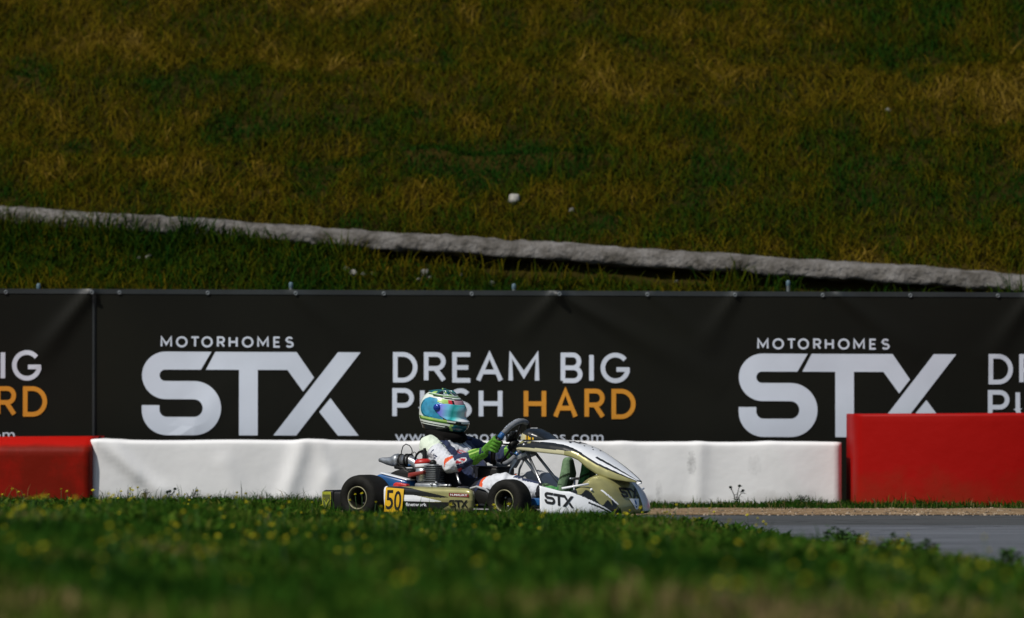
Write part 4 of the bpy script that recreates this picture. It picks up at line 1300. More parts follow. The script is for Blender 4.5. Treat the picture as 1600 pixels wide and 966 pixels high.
for s in (-1, 1):
    g.tube([(.83, s * .04, .425), (.97, s * .10, .235), (1.05, s * .14, .08)], .009, 10)
g.build("panel_strut", M['steel'], kart)
g = Geo()
for s in (-1, 1):
    g.tube([(1.02, s * .02, .105), (1.03, s * .36, .125)], .007, 8)
    g.tube([(.78, s * .03, .40), (.72, s * .05, .31), (.70, s * .06, .22)], .007, 8)
g.build("tie_rod", M['alu'], kart)
g = Geo(); g.box((.80, 0, .395), (.10, .09, .03), .008, (0, R(-20), 0)); g.box((.735, -.02, .35), (.03, .05, .06), .006, (0, R(35), 0)); g.build("panel_bracket", M['alu'], kart)
# pedals
for s in (-1, 1):
    g = Geo(); g.tube([(1.24, s * .15, .06), (1.245, s * .15, .26)], .007, 8); g.tube([(1.245, s * .15 - .05, .26), (1.245, s * .15 + .05, .26)], .008, 8); g.build("pedal", M['steel'], kart)
# fuel tank between the driver's legs, black guards
g = Geo(); g.box((.60, -.03, .265), (.15, .20, .12), .014, (0, R(2), 0)); g.build("fuel_tank", M['black_plastic'], kart)
g = Geo(); g.box((.60, -.03, .328), (.155, .205, .006), .002, (0, R(2), 0)); g.build("tank_cover", M['frame'], kart)
g = Geo(); prism([(.885, .235), (.94, .225), (.955, .12), (.87, .14)], -.36, -.26, .01, g=g); g.build("stub_axle_guard", M['black_plastic'], kart)
g = Geo(); prism([(1.05, .10), (1.20, .10), (1.21, .145), (1.06, .145)], -.40, -.24, .008, g=g); g.build("bumper_support", M['blue'], kart)

# seat ------------------------------------------------------------------------------
SP = [(.70, .13, .150, .05), (.62, .085, .165, .07), (.50, .045, .175, .09), (.38, .045, .180, .11), (.29, .09, .185, .12), (.22, .20, .190, .12), (.16, .32, .190, .10), (.105, .44, .165, .06), (.088, .485, .12, .03)]
def seat_pt(t, q):
    n = len(SP) - 1; i = min(n - 1, int(t * n)); f = t * n - i
    x, z, w, e = [SP[i][k] + (SP[i + 1][k] - SP[i][k]) * f for k in range(4)]
    dx, dz = SP[i + 1][0] - SP[i][0], SP[i + 1][1] - SP[i][1]
    l = math.hypot(dx, dz); nx, nz = dz / l, -dx / l              # towards the driver
    up = abs(q) ** 3 * e
    return (x + nx * up, q * w, z + nz * up)
g = Geo(); g.grid(seat_pt, np.linspace(0, 1, 60), np.linspace(-1, 1, 40)); seat = g.build("seat", M['black_plastic'], kart); bake(seat, solid=0.008)
g = Geo()
for s in (-1, 1): g.tube([(.12, s * .17, .36), (.06, s * .26, .20), (.02, s * .29, .15)], .008, 8)
g.tube([(.466, -.27, .300), (.500, -.285, .235), (.508, -.285, .222)], .008, 8)
g.build("seat_strut", M['steel'], kart)

# engine on the driver's right ---------------------------------------------------------
eng = empty("engine", (.30, -.33, .06), 0, kart)
def EP(x, y, z): return (x - .30, y + .33, z - .06)
g = Geo()
g.box(EP(.33, -.33, .14), (.20, .15, .13), .02)
g.box(EP(.335, -.35, .205), (.17, .11, .05), .012)
g.lathe([(0, 0), (.052, 0), (.055, .012), (.055, .04), (.02, .045), (0, .045)], EP(.36, -.405, .15), (0, -1, 0), 24)
g.build("crankcase", M['alu'], eng)
g = Geo()
g.box(EP(.350, -.35, .285), (.072, .072, .12), .01)
for k in range(10): g.box(EP(.350, -.35, .232 + k * .0115), (.108, .100, .0045), .0015, seg=1)
g.build("cylinder", M['fin'], eng)
g = Geo()
g.lathe([(0, .0), (.050, 0), (.052, .006), (.052, .020), (.05, .026)], EP(.288, -.36, .325), (-.05, 0, 1), 28)
g.build("head_band", M['white_paint'], eng)
g = Geo()
g.lathe([(.050, .0), (.053, .003), (.051, .018), (.035, .030), (.0, .034)], EP(.286, -.36, .345), (-.05, 0, 1), 28)
g.build("head_cover", M['red'], eng)
g = Geo()
g.lathe([(0, 0), (.038, 0), (.046, .01), (.046, .055), (.049, .058), (.049, .066), (.046, .07), (.046, .09), (0, .09)], EP(.292, -.36, .235), (-.05, 0, 1), 26)
g.build("carburettor", M['alu'], eng)
g = Geo(); prism([(.215 - .30, .262 - .06), (.330 - .30, .285 - .06), (.330 - .30, .306 - .06), (.217 - .30, .290 - .06)], -.095, .02, .006, g=g); g.build("red_cover", M['dark_red'], eng)
g = Geo(); g.ball(EP(.36, -.36, .352), (.022, .022, .02), 12); g.lathe([(.016, 0), (.012, .05), (.008, .07)], EP(.298, -.36, .372), (0, 0, 1), 12); g.build("spark_plug_cap", M['black_plastic'], eng)
g = Geo(); g.box(EP(.45, -.37, .215), (.075, .05, .018), .007); g.ball(EP(.507, -.40, .215), .010, 10); g.ball(EP(.41, -.40, .232), .010, 8); g.ball(EP(.38, -.41, .222), .009, 8); g.build("bracket", M['steel'], eng)
g = Geo(); g.tube([EP(-.078, -.30, .366), EP(-.055, -.30, .366), EP(-.02, -.30, .360), EP(.015, -.30, .358), EP(.045, -.30, .364), EP(.062, -.30, .366), EP(.075, -.30, .366)], [.011, .017, .023, .030, .040, .041, .034], 22)
g.build("exhaust_silencer", M['alu'], eng)
g = Geo(); g.tube([EP(.070, -.30, .366), EP(.15, -.30, .364), EP(.20, -.305, .345), EP(.245, -.32, .30)], [.036, .035, .032, .028], 20); g.build("exhaust_pipe", M['steel'], eng)
g = Geo()
for xx, rr in ((.085, .041), (.128, .042), (.150, .042)): g.lathe([(rr - .006, -.006), (rr, -.005), (rr, .005), (rr - .006, .006)], EP(xx, -.30, .365), (1, 0, 0), 22, closed=True)
g.tube([EP(.06, -.33, .325), EP(.12, -.335, .318), EP(.18, -.33, .29)], .012, 8)
g.build("exhaust_clamp", M['black_plastic'], eng)
g = Geo()
g.tube([EP(.082, -.30, .39), EP(.088, -.30, .425), EP(.098, -.30, .452), EP(.119, -.30, .465), EP(.145, -.30, .456), EP(.162, -.30, .437), EP(.166, -.30, .415), EP(.150, -.30, .395), EP(.135, -.30, .385)], .0032, 7)
g.tube([EP(.165, -.30, .40), EP(.178, -.30, .418), EP(.192, -.30, .412), EP(.196, -.30, .39)], .0025, 6)
g.tube([EP(.082, -.33, .39), EP(.078, -.335, .36), EP(.10, -.34, .335), EP(.15, -.34, .325)], .003, 6)
g.build("cable", M['black_plastic'], eng)
g = Geo(); g.tube([EP(.292, -.345, .385), EP(.288, -.335, .418), EP(.262, -.33, .424), EP(.232, -.325, .416), EP(.210, -.32, .398), EP(.200, -.32, .372)], [.010, .011, .008, .007, .007, .007], 10); g.build("ignition_lead", M['black_plastic'], eng)
g = Geo(); g.tube([EP(.222, -.32, .362), EP(.198, -.32, .352), EP(.175, -.32, .343), EP(.155, -.32, .336)], [.014, .014, .013, .012], 12); g.build("blue_hose", M['blue'], eng)
g = Geo(); g.box(EP(.17, -.24, .25), (.20, .16, .11), .02, (0, R(8), 0)); g.build("airbox", M['black_plastic'], eng)
g = Geo(); prism([(.065 - .3, .288 - .06), (.11 - .3, .305 - .06), (.17 - .3, .318 - .06), (.21 - .3, .300 - .06), (.22 - .3, .25 - .06), (.08 - .3, .27 - .06)], -.07, .08, .01, g=g); g.build("chain_cover", M['black_plastic'], eng)
# blue fairing beside the rear tyre
g = Geo(); prism([(-.012, .268), (.030, .284), (.226, .243), (.225, .20), (.15, .16), (-.0, .16)], -.455, -.34, .012, g=g); rf = g.build("rear_fairing", M['blue'], kart)
g = Geo(); prism([(.030, .2855), (.227, .2445), (.227, .252), (.18, .262), (.034, .293)], -.452, -.345, .003, g=g); g.build("white_strip", M['white_paint'], rf)
g = Geo(); prism([(.155, .204), (.162, .226), (.180, .2345), (.258, .222), (.258, .205)], -.50, -.46, .005, g=g); g.build("red_catch", M['red'], rf)
# radiator on the far side, low black guard by the front wheel
g = Geo(); prism([(.70, .165), (.735, .205), (.80, .185), (.905, .12), (.88, .10), (.72, .10)], -.44, -.34, .012, g=g); g.build("splash_guard", M['black_plastic'], kart)
g = Geo(); g.tube([(.685, -.44, .200), (.735, -.445, .212), (.80, -.445, .195), (.855, -.445, .150)], .007, 8); g.build("guard_edge", M['suit_grey'], kart)
g = Geo(); g.ball((.62, -.42, .195), (.06, .05, .02), 14); g.build("pod_fixing", M['frame'], kart)

# ------------------------------------------------------------------ the driver
HIP = Vector((.45, 0, .10))
km = Matrix.Translation(Vector(KART_LOC)) @ Matrix.Rotation(KART_RZ, 4, 'Z')
b = Geo()
S_N, E_N, W_N = (.205, -.170, .452), (.430, -.285, .335), (.590, -.172, .408)
S_F, E_F, W_F = (.215, .170, .455), (.425, .275, .385), (.600, .185, .425)
for y in (-.085, -.03, .03, .085):
    b.limb([(.47, y, .150), (.36, y, .26), (.275, y * 1.1, .36), (.225, y * 1.1, .435)], [.100, .108, .112, .092], 20)
b.limb([(.205, -.155, .458), (.195, 0, .478), (.215, .155, .460)], [.066, .080, .066], 18)
b.limb([(.200, 0, .47), (.195, 0, .60)], [.068, .062], 16)
for S, E_, W in ((S_N, E_N, W_N), (S_F, E_F, W_F)):
    m1 = tuple(S[i] * .5 + E_[i] * .5 for i in range(3)); m2 = tuple(E_[i] * .55 + W[i] * .45 for i in range(3))
    b.limb([S, m1, E_], [.069, .061, .052], 18)
    b.limb([E_, m2, W], [.052, .051, .036], 18)
HN, KN, AN = (.50, -.10, .145), (.765, -.195, .222), (1.105, -.150, .165)
HF, KF, AF = (.50, .10, .145), (.765, .195, .238), (1.075, .130, .165)
for H_, K_, A_ in ((HN, KN, AN), (HF, KF, AF)):
    mid = tuple(H_[i] * .5 + K_[i] * .5 for i in range(3)); cf = tuple(K_[i] * .62 + A_[i] * .38 for i in range(3))
    b.limb([H_, mid, K_], [.100, .088, .073], 18)
    b.limb([K_, cf, A_], [.073, .062, .042], 18)
b.ball((.195, 0, .665), (.082, .072, .095), 16)
suit = [M['suit_white'], M['suit_navy'], M['suit_dark'], M['suit_pale'], M['suit_orange'], M['suit_red'], M['suit_pink'], M['suit_grey'], M['collar']]
body = mobj("person", b.v, b.f, suit, None)
bake(body, voxel=.0065, smooth_it=3)
# folds of cloth: real relief on sleeves, legs and trunk
me = body.data
co = np.empty(len(me.vertices) * 3); me.vertices.foreach_get("co", co); co = co.reshape(-1, 3)
no = np.empty(len(me.vertices) * 3); me.vertices.foreach_get("normal", no); no = no.reshape(-1, 3)
w = (fbm(co[:, 0] * 24 + co[:, 1] * 9, co[:, 2] * 22 - co[:, 1] * 14, 91, 3) - .5) * .024
for J in (E_N, E_F, KN, KF, S_N):
    d = np.linalg.norm(co - np.array(J), axis=1)
    w = w + 0.0048 * np.sin(d * 210 + 3 * co[:, 2]) * np.exp(-(d / .10) ** 2)
w *= (co[:, 2] < .56)
co = co + no * w[:, None]
me.vertices.foreach_set("co", co.ravel()); me.update()

def along(c, A, B):
    A = np.array(A); B = np.array(B); d = B - A
    t = ((c - A) @ d) / (d @ d)
    tc = np.clip(t, 0, 1)
    dist = np.linalg.norm(c - A - tc[:, None] * d, axis=1)
    return t, dist
c, nn = centers(body)
X, Y, Zz = c.T
segs = dict(ua=(S_N, E_N), fa=(E_N, W_N), uaf=(S_F, E_F), faf=(E_F, W_F), th=(HN, KN), sh=(KN, AN), thf=(HF, KF), shf=(KF, AF), sp=((.45, 0, .15), (.24, 0, .44)), nk=((.2, 0, .50), (.195, 0, .7)))
rad = dict(ua=.062, fa=.05, uaf=.062, faf=.05, th=.088, sh=.06, thf=.088, shf=.06, sp=.155, nk=.07)
names = list(segs); T = {}; D = []
for n in names:
    t, d = along(c, *segs[n]); T[n] = t; D.append(d / rad[n])
best = np.argmin(np.stack(D), 0)
is_ = lambda n: best == names.index(n)
WHT, NAV, DRK, PALE, ORG, RED, PNK, GRY, COLR = range(9)
idx = np.full(len(c), DRK)
# trunk: white breast panels with navy sides and a dark belly
sp = is_("sp")
idx[sp] = NAV
idx[sp & (Zz < .33)] = DRK
br = sp & (Zz > .345) & (Y < .02) & (Y > -.112) & (X > .20)
idx[br] = WHT
idx[sp & (np.abs(Y - .045 - .12 * (Zz - .40)) < .022) & (Zz > .37)] = WHT
idx[sp & (np.abs((Zz - .452) + .9 * (X - .30) - .35 * (Y + .10)) < .013) & (Y < -.06)] = NAV
idx[sp & (Zz > .487)] = COLR
e = ((Y + .075) / .055) ** 2 + ((Zz - .405) / .028) ** 2
idx[br & (e < 1) & (e > .35)] = PNK
idx[br & (np.abs(Zz - .405 + .35 * (Y + .07)) < .006) & (e < 1.3)] = RED
idx[br & (Zz < .362)] = NAV
# arms
for ua, fa in (("ua", "fa"), ("uaf", "faf")):
    m = is_(ua); t = T[ua]
    idx[m] = WHT if ua == "ua" else NAV
    if ua == "ua":
        idx[m & (t < .34)] = PALE
        idx[m & (np.abs(t - .35) < .018) & (nn[:, 2] < .75)] = GRY
        idx[m & (t > .955) & (t < 1.06) & (nn[:, 2] > -.2) & (X > E_N[0] - .012)] = ORG
        fl = m & (nn[:, 1] < -.05)
        q1 = (t > .46) & (t < .50); q2 = (t > .57) & (t < .72)
        zc_ = Zz - (np.array(S_N)[2] + (E_N[2] - S_N[2]) * t)
        idx[fl & q1 & (np.abs(zc_ - .008) < .030)] = NAV
        idx[fl & q2 & (np.abs(zc_ - .004) < .020) & ~((t > .60) & (t < .69) & (np.abs(zc_ - .004) < .013) & ~((np.abs(t - .645) < .015) & (np.abs(zc_ - .004) < .006)))] = NAV
        idx[m & (nn[:, 2] < -.45)] = GRY  # shade under the sleeve painted in as grey
        sd = m & (t > .15) & (t < .95) & (nn[:, 2] > .25) & (nn[:, 1] > .1)
        idx[sd] = NAV
    m = is_(fa); t = T[fa]
    idx[m] = NAV
    if fa == "fa":
        zc_ = Zz - (E_N[2] + (W_N[2] - E_N[2]) * t)
        fl = m & (nn[:, 1] < .1)
        e = ((t - .34) / .20) ** 2 + ((zc_ - .004) / .016) ** 2
        idx[fl & (e < 1)] = WHT
        idx[fl & (e < .62) & (np.sin(t * 30 + zc_ * 160) > -.3)] = RED
        idx[m & (t < .0)] = WHT
        idx[m & (t < .06) & (t > -.06) & (nn[:, 2] > -.4)] = ORG
        idx[m & (zc_ < -.034) & (t < .3)] = RED
# legs
for th, sh in (("th", "sh"), ("thf", "shf")):
    m = is_(th); t = T[th]
    idx[m] = NAV; idx[m & (t < .42)] = DRK
    near = th == "th"
    idx[m & (t > .62)] = WHT if near else GRY
    idx[m & (t > .52) & (t < .62)] = ORG
    m = is_(sh); t = T[sh]
    idx[m] = WHT
    if near:
        idx[m & (nn[:, 2] > .80) & (t < .8)] = NAV
        idx[m & (np.abs(t - .10) < .05) & (nn[:, 1] < -.5)] = NAV
        idx[m & (t > .70)] = DRK
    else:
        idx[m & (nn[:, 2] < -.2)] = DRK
nk = is_("nk") | (Zz > .54); idx[nk] = COLR
setidx(body, idx)
# put the origin at the hips
me.transform(Matrix.Translation(-HIP)); me.update()
body.location = km @ HIP; body.rotation_euler = (0, 0, KART_RZ)
tag(body, "driver in white and navy racing suit, green gloves and colourful helmet, holding the steering wheel", "person")

def to_person(o):
    o.parent = body; o.location = -HIP
    return o

# neck collar
g = Geo()
ring_ = []
for k in range(29):
    a = 2 * math.pi * k / 28
    ring_.append((.215 + .098 * math.cos(a), .105 * math.sin(a), .518 - .020 * math.cos(a)))
g.tube(ring_, .030, 12)
g.tube([(.12, -.06, .50), (.145, -.11, .505), (.22, -.135, .50)], .018, 10)
col_ = to_person(g.build("neck_collar", M['collar']))

# gloves: palm, four unequal fingers closed round the rim, thumb
def glove(phi, wrist, elbow, name):
    P = rim_pt(phi); r = (P - WC).normalized(); N_ = WN.normalized()
    t = (-WU * math.sin(phi) + WV * math.cos(phi)).normalized()
    W = Vector(wrist); Ed = (Vector(elbow) - W).normalized()
    g = Geo()
    pc = P + r * .026 + N_ * .016
    knuck = []
    for off, ln, rr in ((-.034, .80, .0088), (-.0115, .95, .0098), (.0115, 1.0, .0102), (.034, .92, .0098)):
        pts = []
        for k in range(8):
            a = R(-35 + 190 * ln * k / 7)
            rho = .0285 - .0025 * k / 7
            pts.append(P + t * off * (1 - .12 * k / 7) + r * (rho * math.cos(a)) - N_ * (rho * math.sin(a)))
        g.limb(pts, [rr * (1.08 - .22 * k / 7) + (.0014 if k in (1, 4) else 0) for k in range(8)], 10)
        knuck.append(pts[0])
    for kpt in knuck:
        g.limb([kpt, (kpt + W) * .5 + N_ * .004, W], [.0125, .017, .024], 12)
    g.limb([P + r * .02 + N_ * .024 + t * .008, P + N_ * .031 + t * .034, P - r * .012 + N_ * .026 + t * .050], [.015, .0115, .0092], 12)
    g.limb([(P + W) * .5 + N_ * .012, P + r * .02 + N_ * .024 + t * .008], [.019, .014], 12)
    g.limb([W + Ed * -.010, W + Ed * .035, W + Ed * .055], [.034, .044, .047], 16)
    g.ball(W + Ed * .048 - Vector((0, 0, .020)), (.036, .036, .034), 14)
    o = g.build(name, [M['glove'], M['glove_lime'], M['glove_dark']])
    bake(o, voxel=.0034, smooth_it=2)
    c, nn = centers(o)
    d = (c - np.array(W)) @ np.array(Ed)
    idx = np.zeros(len(c), int)
    side_ = (c - np.array(W)) @ np.array(Ed.cross(Vector((0, 0, 1))).normalized())
    up = c[:, 2] - (W.z + Ed.z * d)
    cuff = d > .004
    for z0 in (.022, .040):
        idx[cuff & (np.abs(up - z0) < .0038) & (side_ < .03)] = 1
    inner = ((c - np.array(P)) @ np.array(r) < .004) & (d < -.02)
    idx[inner] = 2
    setidx(o, idx)
    return to_person(o)
glove(R(-4), W_N, E_N, "glove")
glove(R(189), W_F, E_F, "glove")

# boots standing on the pedals
def boot(A, lean, mats, name):
    g = Geo(); A = Vector(A)
    heel = A + Vector((.055, 0, -.025)); ball_ = A + Vector((.085 + lean, 0, .125)); toe = A + Vector((.080 + lean * 1.5, 0, .195))
    for dy, sc in ((-.016, .94), (.016, 1.0)):
        o = Vector((0, dy, 0))
        g.limb([heel + o, heel.lerp(ball_, .5) + o + Vector((-.008, 0, 0)), ball_ + o, toe + o * .6], [.036, .037 * sc, .042 * sc, .031], 14)
    g.limb([A + Vector((-.07, 0, .02)), A + Vector((.0, 0, .0)), heel + Vector((-.012, 0, .03))], [.047, .044, .040], 16)
    o = g.build(name, mats)
    bake(o, voxel=.0045, smooth_it=2)
    c, nn = centers(o)
    idx = np.zeros(len(c), int)
    rel = c - np.array(A)
    idx[(rel[:, 0] < .06) & (rel[:, 2] < .05)] = 1
    idx[(np.abs(rel[:, 2] - .105 - .4 * (rel[:, 0] - .08)) < .007)] = 2
    idx[(nn[:, 0] > .80) & (rel[:, 0] > .10)] = 2
    idx[(nn[:, 1] > .1) & (rel[:, 0] < .10)] = 1
    idx[(np.abs(rel[:, 2] - .06) < .004) & (nn[:, 0] < .2)] = 2
    setidx(o, idx)
    return to_person(o)
boot(AN, .010, [M['boot_grey'], M['boot'], M['glove_dark']], "boot")
boot(AF, .006, [M['boot'], M['boot'], M['glove_dark']], "boot")

# helmet -------------------------------------------------------------------------------
HC = Vector((.192, 0, .675))
hel = empty("helmet", HC - HIP, 0, body)
hel.rotation_euler = (0, R(9), R(2))
def hel_pt(phi, z, off=0.0):
    """phi 0 = front, -90 = the driver's right; z height above the middle"""
    a, bb, cc = .150, .117, .123
    zz = z / cc if z > 0 else z / .205
    k = max(0.0, 1 - abs(zz) ** 2.35) ** (1 / 2.35)
    cp, sp_ = math.cos(phi), math.sin(phi)
    e = 2 / 2.25
    x = abs(cp) ** e * (1 if cp > 0 else -1) * a * k; y = abs(sp_) ** e * (1 if sp_ > 0 else -1) * bb * k
    f = max(0.0, cp)
    x += f ** 1.5 * (.040 * float(sstep(-.026, -.056, z)) - .006 * float(sstep(-.05, .0, z) * sstep(.075, .04, z)))
    x -= f * (.018 * float(sstep(-.080, -.125, z)) + .030 * float(sstep(.005, .11, z)))
    if cp < 0: x += -cp * .020 * float(sstep(-.05, -.125, z))
    l = math.hypot(x, y) or 1
    return (x + off * x / l, y + off * y / l, z)
ph = np.radians(np.linspace(-180, 180, 181)); zs = .132 * np.sin(np.linspace(-1.0, math.pi / 2, 76)); zs[0] = -.125
zs = np.concatenate([np.linspace(-.125, 0, 44)[:-1], .132 * np.sin(np.linspace(0, math.pi / 2, 44))])
g = Geo(); g.grid(lambda p, z: hel_pt(p, z), ph, zs)
HW, HT, HB, HL, HG, HK, HR, HP = range(8)
shell = g.build("shell", [M['h_white'], M['h_teal'], M['h_blue'], M['h_lime'], M['h_green'], M['h_black'], M['h_red'], M['h_pink']], hel)
P_, Zg = np.meshgrid(np.degrees((ph[:-1] + ph[1:]) / 2), (zs[:-1] + zs[1:]) / 2, indexing='ij')
p = P_.ravel(); a = np.abs(p); z = Zg.ravel(); idx = np.zeros(len(p), int)
nz_ = fbm(p / 22 + 4, z * 38, 5, 3)
n2_ = np.sin(p / 13 + z * 70) + .6 * np.sin(p / 7 - z * 110)
top = z > .098
idx[top] = HT
idx[top & (n2_ > .55)] = HK
idx[top & (n2_ < -.75)] = HL
idx[top & (a < 70) & (z < .112) & (n2_ > -.2) & (n2_ < .25)] = HW
mid = (z <= .098) & (z > .074)
idx[mid] = HW
idx[mid & (np.abs(z - .082 - .00010 * (a - 60)) < .0035) & (a < 105)] = HK
idx[mid & (np.abs(z - .0915) < .0025) & (a < 130)] = HG
br = (z <= .074) & (z > .045)
idx[br & (((a - 96) / 40) ** 2 + ((z - .010) / .066) ** 2 < 1)] = HB
idx[br & (a < 78)] = HW
idx[br & (a < 70) & (a >= 50)] = HL
idx[br & (a < 50) & (a >= 36)] = HR
idx[br & (a < 36)] = HP
idx[br & (a < 36) & (a > 29)] = HK
idx[br & (a < 84) & (a >= 66) & (z > .050)] = HL
vz = (z <= .045) & (z > -.048)
idx[vz] = HW
cr_ = ((a - 96) / 40) ** 2 + ((z - .010) / .066) ** 2
idx[vz & ((cr_ < 1) | ((a < 96) & (z < .01)))] = HB
idx[vz & (np.abs(cr_ - .80) < .10) & (a > 90)] = HT
idx[vz & (a < 66)] = HK
g1 = (z <= -.048) & (z > -.060)
idx[g1] = HL; idx[g1 & (a < 58)] = HW; idx[g1 & (np.abs(a - 30) < 9) & (z < -.051)] = HK; idx[g1 & (a > 128)] = HG
g2 = (z <= -.060) & (z > -.074)
idx[g2] = HG; idx[g2 & (a < 55)] = HK; idx[g2 & (z < -.070) & (a > 40)] = HK
g3 = (z <= -.074) & (z > -.083)
idx[g3] = HW; idx[g3 & (a < 44)] = HT; idx[g3 & (np.abs(a - 46) < 4)] = HL
g4 = (z <= -.083)
idx[g4] = HK; idx[g4 & (a < 46)] = HT; idx[g4 & (np.abs(z + .092) < .0025) & (a > 60)] = HW; idx[g4 & (np.abs(a - 48 - 400 * (z + .09)) < 3.5)] = HL
idx[g4 & (z < -.112)] = HK
setidx(shell, idx)
bake(shell, solid=0.006)
# mirrored visor
vm_ = bpy.data.materials.new("mirrored_visor"); vm_.use_nodes = True
nt = vm_.node_tree; pr = nt.nodes["Principled BSDF"]
tc = nt.nodes.new("ShaderNodeTexCoord"); gp = nt.nodes.new("ShaderNodeSeparateXYZ"); nt.links.new(tc.outputs["Object"], gp.inputs[0])
rp = nt.nodes.new("ShaderNodeValToRGB")
els = rp.color_ramp.elements
for el, (ps, cc) in zip([els[0], els[1]] + [els.new(.5) for _ in range(5)], [(0.0, (.02, .06, .62)), (1.0, (.16, .70, .88)), (.16, (.13, .10, .72)), (.34, (.26, .34, .84)), (.56, (.18, .64, .82)), (.70, (.01, .34, .32)), (.80, (.12, .70, .70))]):
    el.position = ps; el.color = cc + (1,)
mrx = nt.nodes.new("ShaderNodeMapRange"); mrx.inputs[1].default_value = .01; mrx.inputs[2].default_value = .165
nt.links.new(gp.outputs["X"], mrx.inputs[0]); nt.links.new(mrx.outputs[0], rp.inputs[0]); nt.links.new(rp.outputs[0], pr.inputs["Base Color"])
pr.inputs["Metallic"].default_value = .1; pr.inputs["Roughness"].default_value = .2
pr.inputs["Coat Weight"].default_value = .8; pr.inputs["Coat Roughness"].default_value = .05
def vis_pt(pd, v):
    a = abs(pd)
    lo = float(np.interp(a, [0, 58, 72, 84], [-.049, -.047, -.030, -.002])); hi = float(np.interp(a, [0, 55, 74, 84], [.049, .050, .043, .036]))
    return hel_pt(R(pd), lo + (hi - lo) * v, .0045)
g = Geo(); g.grid(vis_pt, np.linspace(-84, 84, 90), np.linspace(0, 1, 22)); vis = g.build("visor", vm_, hel); bake(vis, solid=0.0025)
for s in (-1, 1):
    g = Geo(); c0 = Vector(hel_pt(R(s * 82), .018, .004))
    g.lathe([(0, .011), (.014, .010), (.0215, .006), (.023, 0), (.023, -.008)], c0, (.10, s, 0), 24)
    g.build("visor_pivot", M['pivot'], hel)
g = Geo()
for s in (-1, 1):
    q = [hel_pt(R(s * (26 + k * 3)), -.0545 + .0 * k, .002) for k in range(5)]
    g.tube(q, .0035, 8)
g.build("chin_vent", M['h_black'], hel)
g = Geo()
sp_pts = [(-.10, .110), (-.03, .1255), (.03, .127), (.062, .114)]
for s in (-1, 1):
    g.tube([(x, s * .035, z - .008) for x, z in sp_pts], [.004, .0095, .0095, .004], 10, flat=.7)
g.build("top_vent", M['h_teal'], hel)

# ------------------------------------------------------------------ small things: stones, weeds, flowers
def unproject_ground(px, py, fn, y0, y1, lift=0.0):
    """point of the terrain seen along a line of sight from the camera's place (used once, to read positions off the photo)"""
    ys = np.linspace(y0, y1, 900)
    X = (px - 800) / 7710 * ys; Zl = .70 + (635 - py) / 7710 * ys
    d = Zl - (fn(X, ys) + lift)
    k = np.where(d[:-1] * d[1:] <= 0)[0]
    if not len(k): return None
    k = k[0]
    return float(X[k]), float(ys[k]), float(fn(X[k:k + 1], ys[k:k + 1])[0])

M["grey_stone"] = pmat("grey_stone", (0.16, 0.155, 0.135), 0.9, var=0.35, vscale=14, bump=0.5, bscale=20)
def stone(px, py, r, label, seed, cat="stone", group=None):
    q = unproject_ground(px, py, hill_h, 36.4, 46)
    if not q: return
    rr = np.random.default_rng(seed)
    bm = bmesh.new(); bmesh.ops.create_icosphere(bm, subdivisions=3, radius=r)
    ax_ = rr.normal(0, 1, (7, 3)); ax_ /= np.linalg.norm(ax_, axis=1)[:, None]
    cut = rr.uniform(.55, .9, 7) * r
    for v in bm.verts:
        for a_, k_ in zip(ax_, cut):
            dd = v.co.dot(Vector(a_)) - k_
            if dd > 0: v.co -= Vector(a_) * dd * .9
    me = bpy.data.meshes.new("stone"); bm.to_mesh(me); bm.free(); me.materials.append(M['stone'] if seed == 1 else M['grey_stone'])
    o = bpy.data.objects.new("stone", me); COL.objects.link(o)
    o.location = (q[0], q[1], q[2] + r * .55); o.rotation_euler = tuple(rr.uniform(0, 6, 3))
    tag(o, label, cat, group)
stone(804, 316, .052, "white stone lying in the grass a little above the concrete ledge, brightest on the bank", 1)
stone(893, 331, .026, "small pale stone on the bank, right of the white one", 2)
stone(1388, 175, .028, "grey stone high on the right part of the grassy bank", 3)
for k, (px, py, r) in enumerate(((541, 424, .028), (552, 431, .036), (568, 432, .024), (583, 430, .020), (664, 432, .040), (655, 440, .024), (672, 437, .020), (722, 432, .018), (768, 447, .030), (232, 404, .026), (218, 405, .018), (1057, 442, .016))):
    stone(px, py, r, "small pale rubble stone in the grass between the concrete ledge and the banner top", 20 + k, group="rubble below the ledge")

